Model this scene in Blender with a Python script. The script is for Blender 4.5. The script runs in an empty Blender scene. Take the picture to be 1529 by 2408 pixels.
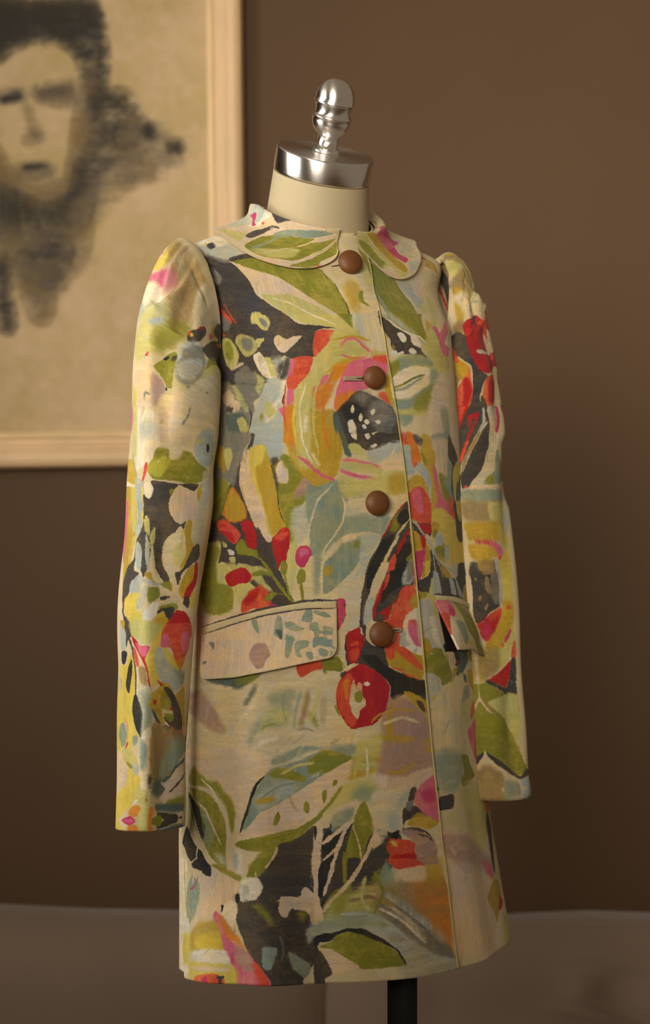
import bpy, bmesh, math, random
import numpy as np
from mathutils import Vector
rnd = random.Random(7); NR = np.random.RandomState(11)
SC = bpy.context.scene; COL = SC.collection
# ---- camera, world, light, exposure ---------------------------------------
cd = bpy.data.cameras.new('camera'); cam = bpy.data.objects.new('camera', cd); COL.objects.link(cam); SC.camera = cam
cam.location = (0, -2.1, 1.3); cam.rotation_euler = (math.pi / 2, 0, 0)
cd.sensor_fit = 'VERTICAL'; cd.sensor_height = 36; cd.lens = 36 * 5000 / 2408
cd.shift_y = -94 / 2408; cd.shift_x = 0; cd.clip_start = .05
cd.dof.use_dof = True; cd.dof.focus_distance = 2.0; cd.dof.aperture_fstop = 5.0; cd.dof.aperture_blades = 8
w = bpy.data.worlds.new('world'); SC.world = w; w.use_nodes = True
bg = w.node_tree.nodes['Background']; bg.inputs[0].default_value = (1.0, .78, .54, 1); bg.inputs[1].default_value = .19
def area(name, loc, target, sx, sy, power, col):
    l = bpy.data.lights.new(name, 'AREA'); l.shape = 'RECTANGLE'; l.size = sx; l.size_y = sy; l.energy = power; l.color = col
    o = bpy.data.objects.new(name, l); COL.objects.link(o); o.location = loc
    o.rotation_euler = (Vector(target) - Vector(loc)).to_track_quat('-Z', 'Y').to_euler(); return o
WINX = -1.55
for wy in (-.74, -.26):
    area('window_and_fill_light', (WINX, wy, 1.82), (WINX + 1, wy, 1.82), .38, 1.05, 13, (1.0, .93, .83))
l = area('window_and_fill_light', (-.65, -2.8, 2.0), (.60, 1.2, 1.62), 1.2, 1.0, 5.7, (1.0, .88, .72)); l.data.spread = math.radians(37)  # added soft fill behind the camera, narrowed to fade low; no window there
SC.view_settings.view_transform = 'Standard'; SC.view_settings.look = 'None'; SC.view_settings.gamma = 1
SC.view_settings.use_curve_mapping = False; SC.view_settings.exposure = 0.0
# ---- garment geometry (plain numpy) -------------------------------------
PHI = math.radians(32)
L = np.array([math.cos(PHI), math.sin(PHI), 0.0])      # towards the wearer's left
F = np.array([math.sin(PHI), -math.cos(PHI), 0.0])     # towards the wearer's front
UPV = np.array([0.0, 0.0, 1.0])
def zz(y): return 1.3 - (y - 1110.0) * 0.00042
# height, centre x, centre y, half width, half depth of each level of the coat body
ROWS = np.array([
 (2239, .0225, .000, .180, .109), (2100, .0172, .000, .1745, .106), (1950, .011, .000, .1695, .103), (1800, .0100, .000, .1650, .100), (1680, .0100, .000, .1625, .098), (1550, .0100, .000, .1585, .096),
 (1400, .0092, .000, .1535, .092), (1250, .0072, .000, .1462, .089), (1100, .006, .000, .139, .086), (950, .005, .000, .131, .083),
 (800, .004, .000, .128, .080), (740, .002, .002, .130, .077), (700, .000, .005, .134, .074), (660, -.003, .007, .140, .069),
 (630, -.004, .009, .145, .064), (610, -.005, .011, .1475, .060), (598, -.006, .012, .1465, .058), (588, -.006, .012, .141, .057),
 (575, -.007, .012, .126, .056), (560, -.007, .012, .107, .055), (545, -.008, .012, .089, .054), (530, -.008, .011, .074, .053),
 (515, -.008, .010, .061, .054), (503, -.008, .009, .0555, .0535)])
_k = ROWS[:, 0:1] * 0
RZ = zz(ROWS[:, 0])
_ar = np.concatenate([[0], np.cumsum(np.hypot(np.diff(RZ), .6 * np.diff(ROWS[:, 3])))])
RT = _ar / _ar[-1]                                     # 0 at the hem, 1 at the neck
_t = np.linspace(0, 1, 801)
def _smooth(a, n=9):
    p = np.concatenate([2 * a[0] - a[n:0:-1], a, 2 * a[-1] - a[-2:-n - 2:-1]])
    k = np.hanning(2 * n + 3)[1:-1]; k /= k.sum()
    return np.convolve(p, k, 'valid')
TAB = [_smooth(np.interp(_t, RT, c)) for c in (RZ, ROWS[:, 1], ROWS[:, 2], ROWS[:, 3], ROWS[:, 4])]
def sstep(x, a, b):
    x = np.clip((x - a) / (b - a), 0, 1); return x * x * (3 - 2 * x)
def body(th, t, off=0.0, raw=False):
    """point on the coat body; th in radians from centre front (+ = wearer's left), t 0..1"""
    th = np.asarray(th, float); t = np.asarray(t, float)
    z, cx, cy, a, b = [np.interp(t, _t, c) for c in TAB]
    n = 2.0 + .35 * sstep(t, .45, .70) - .95 * sstep(t, .80, .885) + .60 * sstep(t, .93, 1)
    s, c = np.sin(th), np.cos(th)
    r = (np.abs(s) ** n + np.abs(c) ** n + 1e-9) ** (-1 / n)
    fl = 1 - sstep(t, 0, .62)                          # soft flutes of the skirt
    w = fl * (.0035 * np.sin(5 * th + 1.0) + .0022 * np.sin(9 * th + 2.3 + 3 * t) + .0015 * np.sin(14 * th + 5 * t))
    w = w + .0012 * np.sin(7 * th + 9 * t) * sstep(t, .3, .6) * (1 - sstep(t, .8, .95))
    w = w * (1 - .6 * np.exp(-((th - .25) / .5) ** 2))
    l = a * r * s; f = b * r * c
    bust = .007 * np.exp(-((t - .72) / .10) ** 2) * np.clip(c, 0, 1) * (.5 + np.abs(s))
    l = l + (w + off) * s * r; f = f + (w + off) * c * r + bust
    k = .45 * sstep(t, .79, .985)
    z = z - k * np.where(f > 0, f, .25 * f)
    z = z + off * sstep(t, .87, .95) * .9
    z = z + (1 - sstep(t, 0, .08)) * (-.0025 * np.sin(th * 2 + .5) - .003 * np.cos(th + .9) - .005 * np.exp(-((th + 2.0) / .6) ** 2))
    P = np.stack(np.broadcast_arrays(cx, cy, z), -1) + l[..., None] * L + f[..., None] * F
    return P
SLEEVE = {
 -1: dict(rings=[(760, 421, 97, 2.000, 130), (860, 417, 101, 1.997, 85), (980, 409, 100, 1.993, 35), (1100, 400, 99, 1.990, 0), (1200, 396, 98, 1.988, 0),
                 (1350, 384, 95, 1.984, 0), (1500, 370, 88, 1.980, 0), (1650, 360, 81, 1.977, 0), (1800, 354, 79, 1.974, 0), (1942, 349, 79.5, 1.972, 0)]),
  1: dict(rings=[(750, 1050, 84, 2.165, 110), (850, 1068, 86, 2.163, 75), (960, 1079, 85, 2.160, 30), (1060, 1088, 84, 2.157, 0), (1150, 1098, 83, 2.155, 0),
                 (1300, 1113, 81, 2.152, 0), (1450, 1127, 78, 2.150, 0), (1600, 1140, 73, 2.148, 0), (1740, 1156, 71, 2.146, 0), (1868, 1172, 71, 2.145, 0)]),
}
def _cr(P, x):
    """Catmull-Rom through P[0..n-1] (first axis) at positions x"""
    n = len(P); i = np.clip(np.floor(x).astype(int), 0, n - 2); u = (x - i)
    Q = np.concatenate([[2 * P[0] - P[1]], P, [2 * P[-1] - P[-2]]])
    sh = (-1,) + (1,) * (P.ndim - 1); u = u.reshape(sh)
    a, b, c, d = Q[i], Q[i + 1], Q[i + 2], Q[i + 3]
    return .5 * (2 * b + (c - a) * u + (2 * a - 5 * b + 4 * c - d) * u ** 2 + (3 * b - a - 3 * c + d) * u ** 3)
def sleeve_grid(side, nps, nv):
    """(nv, nps, 3) grid; column 0 is the outer line, then front, inner, back; row 0 at the armhole"""
    ps = np.linspace(-.5 * np.pi, 1.5 * np.pi, nps); cp, sp = np.cos(ps), np.sin(ps)
    rings = []
    for (y, cx, hw, d, tilt) in SLEEVE[side]['rings']:
        X = (cx - 764.5) / 5000 * d; r = hw / 5000 * d
        yy = y + tilt * (1 - cp) / 2
        Z = 1.3 - (yy - 1110) * d / 5000
        rr = r * (1 + .03 * np.cos(2 * ps))
        C = np.array([X, d - 2.1, 0.0])
        rings.append(C + Z[:, None] * UPV + (rr * cp)[:, None] * L * side + (rr * sp)[:, None] * F)
    R = np.array(rings)
    # armhole loop, just inside the body shell
    ya = 590 + 295 * (1 - cp) / 2
    la = .1465 - .023 * ((1 - cp) / 2) ** .8
    A = np.array([-.005, .010, 0.0]) + zz(ya)[:, None] * UPV + (side * la)[:, None] * L + (.033 * sp)[:, None] * F
    T0 = (side * (.030 + .040 * (1 + cp) / 2))[:, None] * L + (.064 * np.clip((1 + cp) / 2, 0, 1) ** 1.3 - .09 * ((1 - cp) / 2) ** 2)[:, None] * UPV + (.022 * sp)[:, None] * F
    T1 = (R[1] - R[0]) * 1.15
    v = np.linspace(0, 1, nv); v0 = .22
    out = np.zeros((nv, nps, 3))
    for j, vv in enumerate(v):
        if vv < v0:
            u = vv / v0
            h = [2 * u ** 3 - 3 * u ** 2 + 1, u ** 3 - 2 * u ** 2 + u, -2 * u ** 3 + 3 * u ** 2, u ** 3 - u ** 2]
            out[j] = h[0] * A + h[1] * T0 + h[2] * R[0] + h[3] * T1
        else:
            x = np.array([(vv - v0) / (1 - v0) * (len(R) - 1)])
            out[j] = _cr(R, x)[0]
    # gathers at the cap, folds of the cloth
    V = v[:, None]; PS = ps[None, :]
    cen = out[:, :-1].mean(1)[:, None, :]
    dirs = out - cen; dirs /= np.maximum(np.linalg.norm(dirs, axis=2, keepdims=True), 1e-6)
    q = (PS + np.pi) % (2 * np.pi) - np.pi
    ph = 0 if side < 0 else 1.3
    g = np.exp(-(q / 1.25) ** 2) * np.exp(-((V - .075) / .075) ** 2)
    D = .0015 * g * (np.sin(17 * q + ph) + .6 * np.sin(29 * q + 2 + ph) + .7 * np.sin(9 * q + 1 + 8 * V))
    def fold(q0, v0_, sq, sv, slope, amp):
        return amp * np.exp(-((q - q0 - slope * (V - v0_)) / sq) ** 2 - ((V - v0_) / sv) ** 2)
    def seg(pts, wd, amp):
        best = 1e9
        for (a0, b0), (a1, b1) in zip(pts, pts[1:]):
            x0_, y0_, x1_, y1_ = a0 * .04, b0 * .6, a1 * .04, b1 * .6; dx, dy = x1_ - x0_, y1_ - y0_
            k = np.clip(((q * .04 - x0_) * dx + (V * .6 - y0_) * dy) / (dx * dx + dy * dy), 0, 1)
            best = np.minimum(best, np.hypot(q * .04 - x0_ - k * dx, V * .6 - y0_ - k * dy))
        return amp * np.exp(-(best / wd) ** 2)
    D = D + seg([(.84, .066), (.68, .112), (.37, .160)], .0075, -.0060) + seg([(.98, .076), (.86, .128), (.46, .178)], .0055, .0042)
    D = D + seg([(1.10, .07), (1.0, .125), (1.0, .20)], .0065, -.0040) + seg([(1.32, .085), (1.42, .13), (1.5, .19)], .006, .0030) + seg([(1.15, .12), (1.2, .17)], .014, -.0025)
    D = D + seg([(.30, .19), (.42, .25), (.46, .36), (.60, .44)], .010, .0040) + seg([(.80, .24), (.85, .38)], .014, -.0035) + seg([(1.1, .3), (1.2, .42)], .012, .0025)
    D = D + seg([(.62, .60), (.80, .72), (.95, .85), (1.08, .99)], .0095, .0046) + seg([(1.45, .70), (1.5, .95)], .014, -.003) + seg([(.4, .75), (.45, .95)], .010, -.002)
    D = D + .0016 * np.sin(3 * q + 13 * V + ph) * sstep(V, .2, .4) + .0009 * np.sin(5 * q - 31 * V) * sstep(V, .25, .5)
    out = out + D[..., None] * dirs
    return out
TEXSIZE = {'F': (2400, 1900), 'LS': (760, 1500), 'RS': (760, 1500), 'CL': (700, 260), 'CR': (700, 260), 'PL': (660, 260), 'PR': (400, 340), 'PT': (700, 900)}
EDGE = [[0.3278, 0.0], [0.3305, 0.0648], [0.3406, 0.1178], [0.3381, 0.1716], [0.3193, 0.2258], [0.2967, 0.2746], [0.2764, 0.3286], [0.2582, 0.3718], [0.2533, 0.4148], [0.2427, 0.4579], [0.2331, 0.5064], [0.2263, 0.5496], [0.2086, 0.5874], [0.1833, 0.6359], [0.1456, 0.6842], [0.1071, 0.7378], [0.0754, 0.7753], [0.0624, 0.8153], [0.0873, 0.8597], [0.1305, 0.8906], [0.2206, 0.9401], [0.2476, 0.9728], [0.2119, 1.0]]
BTN = [[-0.0189, 0.9198, 0.0122], [-0.0553, 0.7431, 0.0111], [-0.0524, 0.5861, 0.012], [-0.068, 0.4226, 0.0124]]
HOLE = [[-0.161, 0.9097, -0.0786, 0.9144], [-0.296, 0.7417, -0.1399, 0.7422], [0.0077, 0.4262, 0.0959, 0.427]]
COLR = [-0.1743, [[0, -0.1301, 0.9561], [0.03, -0.1267, 0.9346], [0.07, -0.1564, 0.9192], [0.12, -0.2232, 0.9092], [0.19, -0.3289, 0.9028], [0.27, -0.4865, 0.8999], [0.36, -0.669, 0.9024], [0.44, -0.8628, 0.9093], [0.52, -1.1299, 0.9241], [0.6, -1.4821, 0.9395]]]
COLL = [0.1142, [[0, 0.1776, 0.9402], [0.05, 0.1968, 0.9177], [0.1, 0.2505, 0.9047], [0.15, 0.348, 0.8954], [0.2, 0.4872, 0.8933], [0.27, 0.661, 0.8996], [0.35, 0.8244, 0.9129], [0.44, 1.1206, 0.9315]]]
FLAP = [[[-1.4361, 0.4244], [-1.22, 0.433], [-1.0583, 0.4404], [-0.9041, 0.4469], [-0.7638, 0.4515], [-0.5535, 0.4564], [-0.3496, 0.4569]], [[-1.3647, 0.3687], [-1.1912, 0.3709], [-1.0409, 0.3732], [-0.907, 0.3778], [-0.788, 0.3818], [-0.5554, 0.3906], [-0.3584, 0.3977]]]
WELT = [[[-1.4621, 0.431], [-1.2223, 0.4403], [-1.0602, 0.4471], [-0.9054, 0.4536], [-0.7642, 0.4588], [-0.5532, 0.4643], [-0.3487, 0.4658]], [[-1.4361, 0.4244], [-1.22, 0.433], [-1.0583, 0.4404], [-0.9041, 0.4469], [-0.7638, 0.4515], [-0.5535, 0.4564], [-0.3496, 0.4569]]]
FLAPL = [[[0.1072, -0.0426, 1.1757], [0.1187, -0.0292, 1.1747], [0.1287, -0.0134, 1.1715], [0.1392, 0.0063, 1.1665], [0.1481, 0.0305, 1.1573]], [[0.1279, -0.0606, 1.1303], [0.1373, -0.0412, 1.1283], [0.1477, -0.0174, 1.1259], [0.156, 0.0103, 1.1181], [0.1641, 0.0445, 1.11]]]
WELTL = [[[0.4066, 0.4674], [0.513, 0.4665], [0.6702, 0.463], [0.8532, 0.4558], [1.0611, 0.445]], [[0.4199, 0.4608], [0.5447, 0.4594], [0.677, 0.4552], [0.8522, 0.4486], [1.0744, 0.4364]]]
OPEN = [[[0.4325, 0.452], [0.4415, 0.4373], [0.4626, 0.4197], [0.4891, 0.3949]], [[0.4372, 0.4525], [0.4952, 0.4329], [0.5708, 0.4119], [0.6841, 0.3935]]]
def _rows(tab, x):
    tab = np.array(tab, float); return [np.interp(x, tab[:, 0], tab[:, k]) for k in range(1, tab.shape[1])]
def _soft(tab, x):
    """smooth interpolation of a table (x, a, b, ...)"""
    tab = np.array(tab, float); xs = tab[:, 0]
    i = np.clip(np.searchsorted(xs, x, side='right') - 1, 0, len(xs) - 2)
    return _cr(tab[:, 1:], i + (x - xs[i]) / (xs[i + 1] - xs[i]))
def collar_grid(tab, side, npp, nq):
    th0, fr = tab
    back = [(.52, side * math.radians(75), .944), (.62, side * math.radians(96), .947), (.72, side * math.radians(122), .945), (.82, side * math.radians(140), .932), (.91, side * math.radians(160), .915), (1.0, side * math.radians(180), .908)]
    full = [list(r) for r in fr] + [list(b) for b in back if b[0] > fr[-1][0] + .06]
    p = np.linspace(0, 1, npp) ** 1.15; q = np.linspace(0, 1, nq)
    O = _soft(full, p)
    ti = th0 + (side * math.pi - th0) * np.interp(p, [0, .6, 1], [0, .55, 1])
    TH = ti[None, :] + (O[:, 0] - ti)[None, :] * q[:, None]
    T = 1.0 + (O[:, 1] - 1.0)[None, :] * q[:, None]
    Q = q[:, None]
    off = .0042 + .0034 * np.exp(-((Q - .10) / .13) ** 2) - .0035 * np.exp(-(Q / .05) ** 2) + .0009 * np.sin(9 * p[None, :] + 3) * Q + .0022 * Q ** 4
    G = body(TH, T, off)
    G[..., 2] += .0035 * np.exp(-((Q - .10) / .13) ** 2) * np.ones_like(T)
    G[..., 2] -= (.004 * np.exp(-(Q / .05) ** 2)) * np.ones_like(T)
    return G, off
def _res(L_, p):
    L_ = np.array(L_, float); return _cr(L_, p * (len(L_) - 1))
def flap_grid(tab, npp, nq, o0=.0030, o1=.0085):
    p = np.linspace(0, 1, npp); q = np.linspace(0, 1, nq)[:, None]
    a, b = _res(tab[0], p), _res(tab[1], p)
    m = np.minimum(p, 1 - p) / .05
    e = 1 - .24 * (1 - np.sqrt(1 - np.clip(1 - m, 0, 1) ** 2))
    qq = q * e[None, :]
    sx = 1 + 0 * q
    TH = a[:, 0] + (b[:, 0] - a[:, 0]) * qq; T = a[:, 1] + (b[:, 1] - a[:, 1]) * qq
    return body(TH, T, o0 + (o1 - o0) * qq ** 1.3 + .0006 * np.sin(11 * p)[None, :] * qq)
def flapl_grid(tab, npp, nq):
    p = np.linspace(0, 1, npp); q = np.linspace(0, 1, nq)[:, None, None]
    a, b = _res(tab[0], p), _res(tab[1], p)
    G = a[None] + (b - a)[None] * q
    G = G + (np.sin(np.pi * q) * .004 * np.sin(np.pi * p)[None, :, None]) * (L * .8 + F * .6)
    G = G + (.0016 * np.sin(8 * p + 1)[None, :, None] * q) * F
    return G

# ---- helpers ---------------------------------------------------------------
def lin(c):
    c = c / 255.0; return c / 12.92 if c <= .04045 else ((c + .055) / 1.055) ** 2.4
def rgb(r, g, b): return (lin(r), lin(g), lin(b), 1)
def mat(name, col, rough=.6, metal=0, noise=None, bump=None, sheen=0, aniso=0):
    m = bpy.data.materials.new(name); m.use_nodes = True; nt = m.node_tree; b = nt.nodes['Principled BSDF']
    b.inputs['Base Color'].default_value = col; b.inputs['Roughness'].default_value = rough; b.inputs['Metallic'].default_value = metal
    if sheen: b.inputs['Sheen Weight'].default_value = sheen
    if aniso: b.inputs['Anisotropic'].default_value = aniso
    tc = nt.nodes.new('ShaderNodeTexCoord')
    if noise:
        sc, amt, str3 = noise
        mp = nt.nodes.new('ShaderNodeMapping'); mp.inputs['Scale'].default_value = str3; nt.links.new(tc.outputs['Object'], mp.inputs[0])
        n = nt.nodes.new('ShaderNodeTexNoise'); n.inputs['Scale'].default_value = sc; n.inputs['Detail'].default_value = 5; nt.links.new(mp.outputs[0], n.inputs['Vector'])
        r = nt.nodes.new('ShaderNodeMapRange'); r.inputs[1].default_value = .3; r.inputs[2].default_value = .7; r.inputs[3].default_value = 1 - amt; r.inputs[4].default_value = 1 + amt
        nt.links.new(n.outputs[0], r.inputs[0])
        x = nt.nodes.new('ShaderNodeVectorMath'); x.operation = 'SCALE'; x.inputs[0].default_value = col[:3]; nt.links.new(r.outputs[0], x.inputs['Scale'])
        nt.links.new(x.outputs[0], b.inputs['Base Color'])
    if bump:
        sc, st, str3 = bump
        mp = nt.nodes.new('ShaderNodeMapping'); mp.inputs['Scale'].default_value = str3; nt.links.new(tc.outputs['Object'], mp.inputs[0])
        n = nt.nodes.new('ShaderNodeTexNoise'); n.inputs['Scale'].default_value = sc; n.inputs['Detail'].default_value = 4; nt.links.new(mp.outputs[0], n.inputs['Vector'])
        bp = nt.nodes.new('ShaderNodeBump'); bp.inputs['Strength'].default_value = st; bp.inputs['Distance'].default_value = .002
        nt.links.new(n.outputs[0], bp.inputs['Height']); nt.links.new(bp.outputs[0], b.inputs['Normal'])
    return m
def link(name, me, m, parent=None, smooth=True):
    o = bpy.data.objects.new(name, me); COL.objects.link(o)
    if m: me.materials.append(m)
    if smooth: me.polygons.foreach_set('use_smooth', [True] * len(me.polygons))
    if parent: o.parent = parent
    return o
def grid(name, G, m, parent=None, outward=None, thick=0, uv=None, close_u=False):
    """mesh from an (nv, nu, 3) array of points; outward: function centre->direction used to orient the faces"""
    nv, nu = G.shape[:2]
    idx = np.arange(nv * nu).reshape(nv, nu)
    a, b, c, d = idx[:-1, :-1], idx[:-1, 1:], idx[1:, 1:], idx[1:, :-1]
    fq = np.stack([a, b, c, d], -1).reshape(-1, 4)
    if outward is not None:
        j, i = nv // 2, nu // 2
        n = np.cross(G[j, i + 1] - G[j, i], G[j + 1, i] - G[j, i])
        if np.dot(n, outward) < 0: fq = fq[:, ::-1]
    me = bpy.data.meshes.new(name); V = G.reshape(-1, 3)
    me.vertices.add(len(V)); me.vertices.foreach_set('co', V.ravel())
    nf = len(fq); me.loops.add(nf * 4); me.loops.foreach_set('vertex_index', fq.ravel())
    me.polygons.add(nf); me.polygons.foreach_set('loop_start', np.arange(nf) * 4); me.polygons.foreach_set('loop_total', np.full(nf, 4))
    if uv is not None:
        ul = me.uv_layers.new(name='UVMap'); U = np.broadcast_to(uv[0], (nv, nu)).ravel(); W = np.broadcast_to(uv[1], (nv, nu)).ravel()
        ul.data.foreach_set('uv', np.stack([U[fq.ravel()], W[fq.ravel()]], -1).ravel())
    me.update(calc_edges=True); me.validate()
    o = link(name, me, m, parent)
    if thick:
        s = o.modifiers.new('cloth', 'SOLIDIFY'); s.thickness = thick; s.offset = -1; s.use_even_offset = False
    return o
def frame_of(axis):
    ax = Vector(axis).normalized(); s = ax.cross(Vector((0, 1, 0)));
    if s.length < .1: s = ax.cross(Vector((1, 0, 0)))
    s.normalize(); return ax, s, ax.cross(s)
def lathe(name, org, axis, prof, m, parent=None, n=64, smooth=True):
    """prof: list of (distance along the axis, radius)"""
    ax, s, t_ = frame_of(axis); me = bpy.data.meshes.new(name); bm = bmesh.new(); org = Vector(org); prev = None
    for h, r in prof:
        if r < 1e-6: ring = [bm.verts.new(org + ax * h)]
        else: ring = [bm.verts.new(org + ax * h + (s * math.cos(a) + t_ * math.sin(a)) * r) for a in [2 * math.pi * k / n for k in range(n)]]
        if prev:
            for k in range(n):
                p, q = prev, ring
                vs = []
                for v in (p[k % len(p)], p[(k + 1) % len(p)], q[(k + 1) % len(q)], q[k % len(q)]):
                    if v not in vs: vs.append(v)
                if len(vs) > 2: bm.faces.new(vs)
        prev = ring
    bmesh.ops.recalc_face_normals(bm, faces=bm.faces); bm.to_mesh(me); bm.free()
    return link(name, me, m, parent, smooth)
def box(name, lo, hi, m, parent=None, bev=0.0, seg=2):
    me = bpy.data.meshes.new(name); bm = bmesh.new(); bmesh.ops.create_cube(bm, size=1)
    for v in bm.verts:
        for k in range(3): v.co[k] = (lo[k] + hi[k]) / 2 + v.co[k] * (hi[k] - lo[k])
    if bev: bmesh.ops.bevel(bm, geom=list(bm.edges), offset=bev, segments=seg, affect='EDGES', profile=.5)
    bm.to_mesh(me); bm.free(); return link(name, me, m, parent, bev > 0)
def thing(name, label, cat, loc=(0, 0, 0), group=None):
    o = bpy.data.objects.new(name, None); COL.objects.link(o); o.location = loc; o['label'] = label; o['category'] = cat
    if group: o['group'] = group
    return o
def keep(parent):   # children were built in world space
    for ch in parent.children: ch.matrix_parent_inverse = parent.matrix_world.inverted()
# ---- the printed linen ------------------------------------------------------
PAL = dict(c=(208, 192, 152), w=(224, 212, 186), p=(214, 190, 158), k=(72, 67, 62), d=(46, 46, 42), g=(132, 132, 44), l=(172, 168, 60), L=(190, 184, 112),
           m=(182, 150, 48), y=(208, 188, 80), o=(206, 126, 42), r=(176, 38, 38), R=(208, 82, 56), P=(208, 104, 128), M=(190, 60, 98), b=(172, 178, 166),
           t=(138, 150, 128), v=(170, 138, 122), G=(124, 120, 108), T=(86, 100, 90), n=(150, 126, 80), X=(44, 42, 38), Y=(112, 98, 74))
def fnoise(h, w_, ex=1.0, ax=1.0, ay=1.0):
    """tileable 1/f noise 0..1 (ax, ay stretch the grain)"""
    fy = np.fft.fftfreq(h)[:, None] * ay * h; fx = np.fft.rfftfreq(w_)[None, :] * ax * w_
    f = np.sqrt(fx ** 2 + fy ** 2); f[0, 0] = 1
    s = NR.normal(size=(h, fx.shape[1])) + 1j * NR.normal(size=(h, fx.shape[1]))
    a = np.fft.irfft2(s / np.maximum(f, 3) ** ex, s=(h, w_)); a -= a.mean(); a /= a.std()
    return np.clip(.5 + a * .22, 0, 1).astype(np.float32)
N1 = fnoise(1024, 1024, 1.15); N2 = fnoise(1024, 1024, .8); NS = [fnoise(1024, 1024, 1.1, 1, .12), fnoise(1024, 1024, 1.1, .12, 1)]
def cut(N, y, x, h, w_): return N[np.ix_((np.arange(h) + y) % 1024, (np.arange(w_) + x) % 1024)]
def blur(a, r):
    r = int(round(r))
    if r < 1: return a
    for ax in (0, 1):
        for _ in range(2):
            p = [(0, 0), (0, 0)]; p[ax] = (r + 1, r); c = np.cumsum(np.pad(a, p, mode='edge'), axis=ax); n = a.shape[ax]
            a = (np.take(c, np.arange(2 * r + 1, 2 * r + 1 + n), ax) - np.take(c, np.arange(0, n), ax)) / (2 * r + 1)
    return a
def curve(P, closed):
    P = np.array(P, float); n = len(P)
    if n < 3: return P
    if closed: Q = np.concatenate([P[-1:], P, P[:2]])
    else: Q = np.concatenate([2 * P[:1] - P[1:2], P, 2 * P[-1:] - P[-2:-1]])
    o = []
    for i in range(1, len(Q) - 2):
        a, b, c, d = Q[i - 1:i + 3]; k = max(2, min(10, int(np.hypot(*(c - b)) / 5)))
        for u in np.arange(k) / k:
            ta, tb = .36 * (c - a), .36 * (d - b); u2, u3 = u * u, u ** 3
            o.append((2 * u3 - 3 * u2 + 1) * b + (u3 - 2 * u2 + u) * ta + (3 * u2 - 2 * u3) * c + (u3 - u2) * tb)
    if not closed: o.append(P[-1])
    return np.array(o)
def fill(P, h, w_):
    m = np.zeros((h, w_ + 1), np.int32); x1, y1 = P[:, 0], P[:, 1]; x2, y2 = np.roll(x1, -1), np.roll(y1, -1)
    for a, b, c, d in zip(x1, y1, x2, y2):
        if b == d: continue
        if b > d: a, b, c, d = c, d, a, b
        r0, r1 = max(0, math.ceil(b - .5)), min(h - 1, math.ceil(d - .5) - 1)
        if r1 < r0: continue
        ys = np.arange(r0, r1 + 1); xs = a + (c - a) * ((ys + .5 - b) / (d - b))
        np.add.at(m, (ys, np.clip(np.ceil(xs - .5), 0, w_).astype(int)), 1)
    return (np.cumsum(m, 1)[:, :w_] % 2).astype(np.float32)
def paint(key, base='c', rough=1.0):
    W, H = TEXSIZE[key]; img = np.ones((H, W, 3), np.float32) * np.array(PAL[base], np.float32)
    a = blur(cut(N1, 0, 0, H, W), 4)[..., None]
    img = img + (a - .5) * np.array([26, 22, 40], np.float32)
    for ln in PRINT[key].strip().split('\n'):
        hd, *pp = ln.split(' '); col = np.array(PAL[hd[0]], np.float32)
        sw = float(hd.split(':')[1]) if ':' in hd else 0; so = float(hd.split('~')[1].split(':')[0]) if '~' in hd else 0
        P = np.array([[float(v) for v in p.split(',')] for p in pp])
        C = curve(P, not sw); pad = int(sw + so * 3 + 8)
        lo = np.floor(C.min(0)).astype(int) - pad; hi = np.ceil(C.max(0)).astype(int) + pad
        lo = np.maximum(lo, 0); hi = np.minimum(hi, (W, H)); w_, h = hi - lo
        if w_ < 2 or h < 2: continue
        if sw:
            d = np.diff(C, axis=0); ln_ = np.maximum(np.hypot(d[:, 0], d[:, 1]), 1e-6); nrm = np.stack([-d[:, 1], d[:, 0]], 1) / ln_[:, None]
            nrm = np.concatenate([nrm, nrm[-1:]]); k = np.linspace(0, 1, len(C)); prof = np.minimum(1, .35 + 5 * np.minimum(k, 1 - k))
            wd = sw / 2 * prof * (1 + .18 * np.sin(k * 17 + len(C)))
            C = np.concatenate([C + nrm * wd[:, None], (C - nrm * wd[:, None])[::-1]])
        m = fill(C - lo, h, w_); r = max(1, so * .55); mb = blur(m, r)
        ox, oy = rnd.randrange(1024), rnd.randrange(1024)
        n1 = cut(N1, oy, ox, h, w_); n2 = cut(N2, ox, oy, h, w_); st = cut(NS[rnd.random() < .35], oy + 300, ox + 77, h, w_)
        gain = 3.2 / (1 + .30 * so); al = np.clip((mb - (.5 if not sw else .36) + rough * (.20 * (n2 - .5) + .34 * (n1 - .5)) * (min(1, .35 + min(w_ - 2 * pad, h - 2 * pad) / 90) if not sw else .4) * (1 + .10 * so) + (st - .5) * (.26 + .04 * so)) * gain + .5, 0, 1) * np.clip(mb * 12, 0, 1)
        al = al * (1 - (.22 if col.mean() > 95 else .07) * np.clip((n1 - .55) * 5, 0, 1) * (1 if not sw else .4))
        sh = (st - .5)[..., None] * np.array([24, 22, 18], np.float32) + (n1 - .5)[..., None] * np.array([30, 10, -26], np.float32)
        sub = img[lo[1]:hi[1], lo[0]:hi[0]]
        sub += (np.clip(col + sh * (.45 + col.mean() / 260), 0, 255) - sub) * al[..., None]
    if key != 'PT': brush(img, int(W * H / 7000))
    return img
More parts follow.
